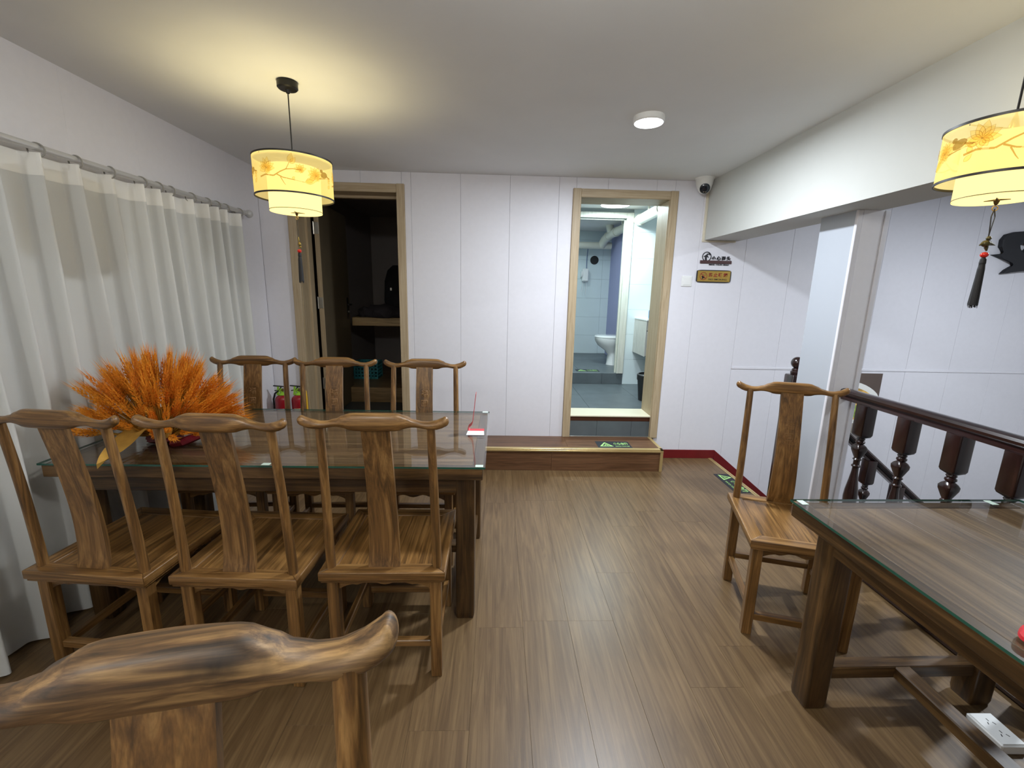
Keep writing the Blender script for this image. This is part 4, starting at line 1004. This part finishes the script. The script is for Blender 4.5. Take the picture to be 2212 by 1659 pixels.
# ---------------------------------------------------------------- ceiling lamp, camera
dl = thing('ceiling_downlight', 'small round bright white lamp flush on the ceiling', 'lamp', (0.80, 2.615, CEIL))
bm = bmesh.new(); lathe(bm, [(0.083, 0.0), (0.083, -0.026), (0.078, -0.031)], n=36); obj('housing', bm, M_white, dl, True)
bm = bmesh.new(); lathe(bm, [(0.075, -0.031), (0.075, -0.033)], n=36); obj('diffuser', bm, M_lamp, dl, True)
t = thing('ceiling_downlight', 'round white ceiling lamp over the stairwell', 'lamp', (3.7, 2.1, CEIL))
bm = bmesh.new(); lathe(bm, [(0.083, 0.0), (0.083, -0.026), (0.078, -0.031)], n=24); obj('housing', bm, M_white, t, True)
bm = bmesh.new(); lathe(bm, [(0.075, -0.031), (0.075, -0.033)], n=24); obj('diffuser', bm, M_lamp, t, True)
M_fillglobe = clear_glass('fill_globe_glass', (1, 1, 1, 1))  # clear globes added around the unseen fill lights
for (x, y), lab in (((0.25, 0.80), 'added fill light globe, out of view above the near end of the aisle'), ((-1.0, -0.9), 'added fill light globe, out of view behind the viewer by the curtain')):
    t = thing('added_fill_globe', lab, 'lamp', (x, y, CEIL))
    bm = bmesh.new(); lathe(bm, [(0.085, 0.0), (0.085, -0.012), (0.06, -0.016)], n=24); obj('base_plate', bm, M_white, t, True)
    bm = bmesh.new(); sphere(bm, (0, 0, -0.135), 0.122, u=24, v=16); obj('globe', bm, M_fillglobe, t, True)
sc_ = thing('security_camera', 'white dome security camera in the ceiling corner above the washroom door', 'camera', (1.665, 3.815, CEIL))
bm = bmesh.new(); lathe(bm, [(0.076, 0.0), (0.076, -0.008), (0.070, -0.014), (0.064, -0.05), (0.056, -0.075), (0.04, -0.09)], n=28); obj('housing', bm, M_white, sc_, True)
bm = bmesh.new(); sphere(bm, (0, -0.004, -0.068), 0.055, u=24, v=16); obj('eyeball', bm, M_white, sc_, True)
dv = Vector((-0.25, -0.85, -0.48)).normalized(); c0 = Vector((0, -0.004, -0.068))
bm = bmesh.new(); s_ = dv.orthogonal().normalized(); t_ = dv.cross(s_)
skin(bm, [ring(bm, c0+dv*d, s_, t_, r_, r_, 24) for d, r_ in ((0.040, 0.040), (0.050, 0.039), (0.0555, 0.030), (0.057, 0.014))]); obj('lens_window', bm, plain('camera_glass', srgb(22, 34, 46), 0.08, spec=0.8), sc_, True)
bm = bmesh.new(); 
for q in (-0.008, 0.008):
    p = c0 + dv*0.0555 + Vector((q, 0, -0.022)); tube(bm, [p, p+dv*0.003], 0.0045, 8)
obj('infrared_diode', bm, M_steel, sc_)
# ---------------------------------------------------------------- wall signs and switch
sw = thing('light_switch', 'square white light switch right of the washroom door', 'switch', (1.637, YB, 1.632))
obj('frame', nbox(-0.046, 0.046, -0.008, 0.0, -0.045, 0.045, bev=0.003), M_white, sw); obj('rocker', nbox(-0.034, 0.034, -0.0115, -0.007, -0.034, 0.034, bev=0.002), M_white, sw)
hs = thing('wall_sign', 'black cut-out sign warning of the low beam, with running figure in a ring', 'sign', (1.876, YB, 1.815))
def on_sign(t, name, bm, mat, x, z, y=-0.004): return obj(name, xform(bm, on_back(x, z, y)), mat, t)
bm = bmesh.new(); torus(bm, (0, 0, 0), 0.0375, 0.0035, (0, 0, 1), 36, 6); on_sign(hs, 'ring', bm, M_signblack, -0.083, 0.028, -0.003)
bm = bmesh.new()
def flat(bm, pts, ext=0.004): prism(bm, pts, lambda u, v, q: Vector((u, v, q)), 0.0, ext)
def limb(bm, a, b_, w0, w1, ext=0.004):
    d = Vector((b_[0]-a[0], b_[1]-a[1])); q = Vector((-d.y, d.x)).normalized(); flat(bm, [(a[0]+q.x*w0, a[1]+q.y*w0), (a[0]-q.x*w0, a[1]-q.y*w0), (b_[0]-q.x*w1, b_[1]-q.y*w1), (b_[0]+q.x*w1, b_[1]+q.y*w1)], ext)
flat(bm, [(0.001+0.0065*math.cos(a), 0.0185+0.0065*math.sin(a)) for a in [2*PI*i/12 for i in range(12)]])
limb(bm, (-0.004, 0.012), (-0.010, -0.012), 0.007, 0.006); limb(bm, (-0.006, 0.011), (-0.020, 0.004), 0.003, 0.003); limb(bm, (-0.020, 0.004), (-0.027, -0.002), 0.003, 0.002)
limb(bm, (0.0, 0.009), (0.010, -0.004), 0.003, 0.003); limb(bm, (0.010, -0.004), (0.012, -0.010), 0.003, 0.002)
limb(bm, (-0.012, -0.008), (-0.010, -0.036), 0.0045, 0.0035); limb(bm, (-0.007, -0.010), (-0.001, -0.034), 0.0045, 0.0035)
flat(bm, [(0.010, 0.018), (0.026, 0.012), (0.032, 0.020), (0.020, 0.031), (0.010, 0.030)])
on_sign(hs, 'figure', bm, M_signblack, -0.083, 0.028)
bm = bmesh.new(); box(bm, -0.138, 0.138, -0.010, 0.0, -0.030, -0.004, 0.002); obj('bar', bm, M_signbrown, hs)
for k, c in enumerate('小心碰头'): on_sign(hs, 'letter', text_bm(c, 0.034, 0.004, 0.03, 0.036), M_signblack, -0.022+0.0435*k, 0.0165)
on_sign(hs, 'lettering', text_bm('MIND YOUR HEAD', 0.011, 0.003, 0.02, 0.175), M_signblack, 0.030, -0.0385)
ns = thing('no_smoking_plaque', 'gold plaque with black border and crossed cigarette, below the black cut-out sign', 'sign', (1.870, YB, 1.678))
bm = bmesh.new(); rr = [ring(bm, Vector((0, q, 0)), Vector((1,0,0)), Vector((0,0,1)), 0.152, 0.053, 32, 9) for q in (0.0, -0.010)]; skin(bm, rr); obj('border', bm, M_signblack, ns)
obj('plate', nbox(-0.144, 0.144, -0.0115, -0.009, -0.0455, 0.0455, bev=0.0006), M_gold, ns)
bm = bmesh.new(); torus(bm, (0, 0, 0), 0.031, 0.0024, (0, 0, 1), 36, 6); limb(bm, (-0.021, 0.021), (0.021, -0.021), 0.0026, 0.0026, 0.002); on_sign(ns, 'prohibition_ring', bm, M_signred, -0.092, 0.0, -0.0115)
bm = bmesh.new(); limb(bm, (-0.016, -0.002), (0.010, -0.016), 0.0035, 0.0035, 0.001); limb(bm, (-0.004, 0.002), (-0.008, -0.024), 0.005, 0.006, 0.001); limb(bm, (0.008, 0.0), (0.018, 0.014), 0.0012, 0.0012, 0.001); limb(bm, (-0.004, 0.008), (0.004, 0.019), 0.0012, 0.0012, 0.001)
on_sign(ns, 'cigarette_mark', bm, M_signblack, -0.092, 0.0, -0.0115)
for k, c in enumerate('禁止吸烟'): on_sign(ns, 'letter', text_bm(c, 0.034, 0.001, 0.03, 0.035), M_signred, -0.030+0.0435*k, 0.012, -0.0115)
on_sign(ns, 'lettering', text_bm('NO SMOKING', 0.0135, 0.001, 0.008, 0.160), M_signblack, 0.036, -0.026, -0.0115)
# floor stickers
def sticker(label, loc, rz, L, W):
    t = thing('floor_sticker', label, 'sticker', loc, rz, 'watch your step stickers')
    obj('sheet', nbox(-L/2, L/2, -W/2, W/2, 0.0, 0.0012), M_sticker, t)
    k = W/0.17
    bm = bmesh.new()
    a = [(-0.5, -0.40), (0.5, -0.40), (0.0, 0.47)]; s_ = 0.125*k; wv = 0.12; cx = -L/2+0.082*k
    inner = [((x-0)*0.62, (y+0.11)*0.62-0.11) for x, y in a]
    for i in range(3):
        j = (i+1) % 3; flat(bm, [(cx+a[i][0]*s_, a[i][1]*s_), (cx+a[j][0]*s_, a[j][1]*s_), (cx+inner[j][0]*s_, inner[j][1]*s_), (cx+inner[i][0]*s_, inner[i][1]*s_)], 0.0004)
    limb(bm, (cx-0.012*k, -0.028*k), (cx+0.004*k, 0.008*k), 0.004*k, 0.003*k, 0.0004); limb(bm, (cx+0.004*k, -0.005*k), (cx+0.018*k, -0.03*k), 0.004*k, 0.003*k, 0.0004)
    xform(bm, Matrix.Translation((0, 0, 0.0012))); obj('warning_triangle', bm, M_glow, t)
    x0 = cx+0.075*k; x1 = L/2-0.012
    for i, c in enumerate('小心台阶'):
        wl2 = (x1-x0)/4; bm = text_bm(c, 0.060*k, 0.0004, 0.035, wl2*0.9); xform(bm, Matrix.Translation((x0+wl2*(i+0.5), 0.026*k, 0.0012))); obj('letter', bm, M_glow, t)
    bm = text_bm('WATCH YOUR STEP', 0.022*k, 0.0004, 0.015, (x1-x0)*0.95); xform(bm, Matrix.Translation(((x0+x1)/2, -0.044*k, 0.0012))); obj('lettering', bm, M_glow, t)
sticker('dark warning sticker with green writing on the low step by the washroom door', (1.035, 3.692, 0.2002), 0.0, 0.298, 0.165)
sticker('dark warning sticker with green writing on the plank floor at the stair edge', (1.953, 3.345, 0.0002), -PI/2, 0.37, 0.15)
sticker('dark warning sticker with green writing on the tiled step to the toilet', (1.15, 5.56, ZT+0.0002), 0.0, 0.297, 0.155)

# ---------------------------------------------------------------- fire extinguishers
M_ext = plain('extinguisher_red', srgb(150, 16, 30), 0.25, coat=0.4); M_lime = plain('lime_plastic', srgb(150, 200, 60), 0.4); M_yel = plain('yellow_hose', srgb(236, 186, 48), 0.5)
def extinguisher(label, x, y, hose):
    t = thing('fire_extinguisher', label, 'extinguisher', (x, y, 0.2), 0.1, 'fire extinguishers in the corner')
    bm = bmesh.new(); lathe(bm, [(0.054, 0.0), (0.058, 0.008), (0.058, 0.355), (0.054, 0.372), (0.040, 0.388), (0.022, 0.396), (0.018, 0.402)], n=28); obj('cylinder', bm, M_ext, t, True)
    bm = bmesh.new(); lathe(bm, [(0.028, 0.392), (0.030, 0.400), (0.024, 0.408), (0.015, 0.412), (0.015, 0.432)], n=18); obj('collar', bm, M_lime, t, True)
    bm = bmesh.new(); box(bm, -0.020, 0.020, -0.014, 0.014, 0.425, 0.450, 0.003); obj('valve', bm, plain('valve_brass', srgb(120, 110, 60), 0.4, 0.6), t)
    bm = bmesh.new(); bar(bm, (-0.065, 0, 0.476), (0.035, 0, 0.466), 0.018, 0.008, bev=0.002); bar(bm, (-0.058, 0, 0.432), (0.012, 0, 0.446), 0.016, 0.007, bev=0.002); bar(bm, (-0.010, 0, 0.450), (0.0, 0, 0.472), 0.014, 0.008); obj('lever', bm, M_black, t)
    bm = bmesh.new(); bar(bm, (-0.030, -0.013, 0.395), (-0.022, -0.013, 0.470), 0.016, 0.004, (0, 1, 0)); bar(bm, (-0.036, -0.014, 0.400), (0.004, -0.014, 0.455), 0.010, 0.004, (0, 1, 0)); obj('safety_clip', bm, M_lime, t)
    if hose:
        bm = bmesh.new(); tube(bm, [(0.018, 0, 0.440), (0.045, 0, 0.448), (0.062, -0.006, 0.425), (0.067, -0.010, 0.38), (0.067, -0.010, 0.15)], 0.009, 10); obj('hose', bm, M_yel, t, True)
    else:
        bm = bmesh.new(); tube(bm, [(-0.020, -0.01, 0.436), (-0.05, -0.02, 0.41), (-0.064, -0.02, 0.36), (-0.066, -0.02, 0.12)], 0.008, 10); obj('hose', bm, M_black, t, True)
    bm = bmesh.new()
    rr_ = [[bm.verts.new((0.0588*math.cos(a), 0.0588*math.sin(a), z)) for a in [-PI/2-0.45+0.9*i/6 for i in range(7)]] for z in (0.24, 0.285)]
    for i in range(6): bm.faces.new((rr_[0][i], rr_[0][i+1], rr_[1][i+1], rr_[1][i]))
    obj('paper_tag', bm, plain('tag_paper', srgb(214, 196, 140), 0.6), t)
extinguisher('red fire extinguisher against the left wall, black hose and lever', -1.855, 3.76, False)
extinguisher('red fire extinguisher with yellow hose, nearest the dark doorway', -1.722, 3.775, True)

# ---------------------------------------------------------------- railings
BAL = [(0.0285, 0.0, 9), (0.0285, 0.17, 9), (0.016, 0.185), (0.012, 0.19), (0.017, 0.196), (0.012, 0.203), (0.016, 0.212), (0.019, 0.26), (0.0265, 0.33), (0.0285, 0.37), (0.026, 0.41), (0.018, 0.475), (0.0135, 0.52), (0.0125, 0.545),
       (0.018, 0.55), (0.018, 0.556), (0.013, 0.562), (0.013, 0.585), (0.018, 0.592), (0.013, 0.60), (0.015, 0.612, 4), (0.0235, 0.645, 6), (0.0245, 0.66, 6), (0.020, 0.672, 4), (0.013, 0.682), (0.018, 0.688), (0.018, 0.696), (0.013, 0.702), (0.017, 0.71), (0.014, 0.716), (0.026, 0.728, 9), (0.0295, 0.738, 9), (0.0295, 0.90, 9)]
def bal_bm(h=0.905):
    k = h/0.90; bm = bmesh.new(); lathe(bm, [(q[0]*1.22, q[1]*k)+tuple(q[2:]) for q in BAL], n=20); return bm
gr = thing('guard_railing', 'dark turned-wood guard railing beside the right table, against the pillar', 'railing', (2.03, 0, 0))
def rail_bm(a, b_):
    """moulded handrail: round grip over a fillet and a flat board"""
    a, b_ = Vector(a), Vector(b_); d = (b_-a).normalized(); s_ = d.cross(Vector((0,0,1))).normalized(); t_ = s_.cross(d)
    prof = [(-0.022, -0.030), (0.022, -0.030), (0.022, -0.014), (0.016, -0.010), (0.020, -0.004), (0.031, 0.004), (0.033, 0.016), (0.027, 0.027), (0.014, 0.033), (0, 0.034), (-0.014, 0.033), (-0.027, 0.027), (-0.033, 0.016), (-0.031, 0.004), (-0.020, -0.004), (-0.016, -0.010), (-0.022, -0.014)]
    bm = bmesh.new(); prism(bm, prof, lambda u, v, q: a + d*q + s_*u + t_*v, 0.0, (b_-a).length); return bm
obj('handrail', rail_bm((0, 2.458, 0.965), (0, -1.95, 0.965)), M_darky, gr, True, angle=30)
obj('base_rail', nbox(-0.03, 0.03, -1.95, 2.458, 0.004, 0.026, bev=0.004), M_darky, gr)
YBAL = [2.288, 2.030, 1.785, 1.555, 1.32, 1.08, 0.84, 0.60, 0.36, 0.12, -0.12, -0.36]
b0 = obj('baluster', bal_bm(0.912), M_dark, gr, True, angle=35); b0.location = (0, YBAL[0], 0.025)
for y in YBAL[1:]: share('baluster', b0.data, gr, (0, y, 0.025))
sr = thing('stair_railing', 'dark stair railing going down behind the pillar, with ball-topped newel', 'railing', (2.10, 3.0, 0))
def newel(h):
    bm = bmesh.new(); lathe(bm, [(0.050, -0.20, 10), (0.050, h-0.03, 10), (0.046, h-0.022, 10), (0.032, h-0.018), (0.036, h-0.008), (0.036, h-0.002), (0.028, h+0.006), (0.030, h+0.014), (0.024, h+0.022), (0.020, h+0.026)], n=24)
    return bm
obj('newel_post', newel(1.0), M_dark, sr, True, angle=35)
bm = bmesh.new(); sphere(bm, (0, 0, 1.063), 0.040, 1, 1, 1.02, 24, 16); obj('ball', bm, M_dark, sr, True)
sl = 0.815; z0r = 0.86
rb = rail_bm((0.045, 0, z0r), (2.6, 0, z0r-sl*2.555)); obj('handrail', rb, M_darky, sr, True, angle=30)
for k in range(10):
    x = 0.16 + 0.25*k; zt = z0r - sl*(x-0.045) - 0.03; zb_ = -0.2045*(k+1)
    o = share('baluster', b0.data, sr, (x, 0, zb_), (0, 0, 0), (1, 1, (zt+0.02-zb_)/0.912))

# ---------------------------------------------------------------- poster and ornament on the stairwell wall
po = thing('food_poster', 'food poster with a white bowl on the stairwell wall behind the railing', 'poster', (3.25, YB, 0.53))
obj('sheet', nbox(-0.31, 0.31, -0.004, 0.0, -0.31, 0.312), plain('poster_brown', srgb(92, 78, 72), 0.5, noise=0.25, nscale=3), po)
def disc(rx, rz, cx, cz, y, mat, name, clip=True):
    bm = bmesh.new(); pts = []
    for i in range(48):
        a = 2*PI*i/48; pts.append((max(-0.309, min(0.309, cx+rx*math.cos(a))), max(-0.309, min(0.311, cz+rz*math.sin(a)))))
    prism(bm, pts, lambda u, v, q: Vector((u, q, v)), y, y-0.0005); obj(name, bm, mat, po)
disc(0.40, 0.30, -0.03, -0.06, -0.004, plain('poster_bowl', srgb(240, 240, 236), 0.5), 'bowl_print')
disc(0.33, 0.17, -0.05, 0.02, -0.0047, plain('poster_noodles', srgb(214, 170, 90), 0.5, noise=0.5, nscale=28), 'food_print')
disc(0.20, 0.07, 0.0, -0.05, -0.0054, plain('poster_greens', srgb(150, 180, 70), 0.5, noise=0.6, nscale=40), 'greens_print')
disc(0.31, 0.10, 0.0, -0.26, -0.0047, plain('poster_grey', srgb(150, 140, 128), 0.5, noise=0.2, nscale=6), 'table_print')
bm = bmesh.new()
PX = [(4.319, 1.919), (4.398, 1.925), (4.418, 1.938), (4.372, 1.985), (4.369, 2.045), (4.400, 2.090), (4.472, 2.112), (4.565, 2.120), (4.66, 2.09), (4.70, 2.03), (4.69, 1.975), (4.63, 1.93), (4.58, 1.935), (4.62, 1.985), (4.60, 2.02), (4.545, 2.03), (4.522, 2.0), (4.535, 1.965), (4.60, 1.90), (4.70, 1.87), (4.78, 1.80), (4.70, 1.79), (4.60, 1.795), (4.50, 1.765), (4.437, 1.758), (4.468, 1.793), (4.532, 1.834), (4.510, 1.862), (4.41, 1.888)]
prism(bm, PX, lambda u, v, q: Vector((u-4.55, q, v-1.9)), 0.0, -0.035)
bmesh.ops.bevel(bm, geom=[e for e in bm.edges if all(v.co.y < -0.03 for v in e.verts)], offset=0.012, segments=2, affect='EDGES', profile=0.5)
o = obj('wall_ornament', bm, plain('matt_black', srgb(36, 37, 42), 0.7), None, False)
o.location = (4.55, YB, 1.9); tag(o, 'matt black curled ornament with pointed fins high on the stairwell wall', 'ornament')

# ---------------------------------------------------------------- small things by the right table
ss = thing('socket_box', 'white surface socket box lying on the floor under the right table', 'socket', (1.772, 1.222, 0.0), -0.02)
bm = bmesh.new(); box(bm, -0.045, 0.045, -0.062, 0.062, 0.0, 0.036, 0.004); obj('box', bm, M_white, ss)
bm = bmesh.new(); box(bm, -0.040, 0.040, -0.057, 0.057, 0.036, 0.0385, 0.001); obj('face_plate', bm, M_white, ss)
bm = bmesh.new()
for y in (-0.022, 0.022):
    for x, a in ((-0.011, 0.5), (0.011, -0.5), (0.0, 0.0)):
        c = Vector((x, y + (0.009 if a == 0 else -0.004), 0.0386)); bar(bm, c-Vector((0.005*math.sin(a), 0.005*math.cos(a), 0)), c+Vector((0.005*math.sin(a), 0.005*math.cos(a), 0)), 0.003, 0.0006)
obj('slot', bm, M_black, ss)
rp = thing('red_pouch', 'small red cloth pouch at the edge of the right glass tabletop', 'pouch', (1.188, 0.795, 0.780), 0.6)
rp.scale = (0.75, 0.75, 0.75)
M_rc = plain('red_cloth', srgb(196, 24, 36), 0.6, bump=0.3, bscale=120)
bm = bmesh.new(); rr = []
for z, a, b_ in ((0.0, 0.045, 0.032), (0.006, 0.056, 0.040), (0.016, 0.054, 0.038), (0.024, 0.040, 0.028), (0.027, 0.02, 0.014)):
    rr.append(ring(bm, Vector((0, 0, z)), Vector((1,0,0)), Vector((0,1,0)), a, b_, 22, 2.6))
skin(bm, rr); obj('body', bm, M_rc, rp, True)
bm = bmesh.new(); tube(bm, [(0.045, 0, 0.012), (0.062, 0.006, 0.014), (0.078, -0.004, 0.008)], [0.012, 0.006, 0.012], 8); obj('gathered_neck', bm, M_rc, rp, True)
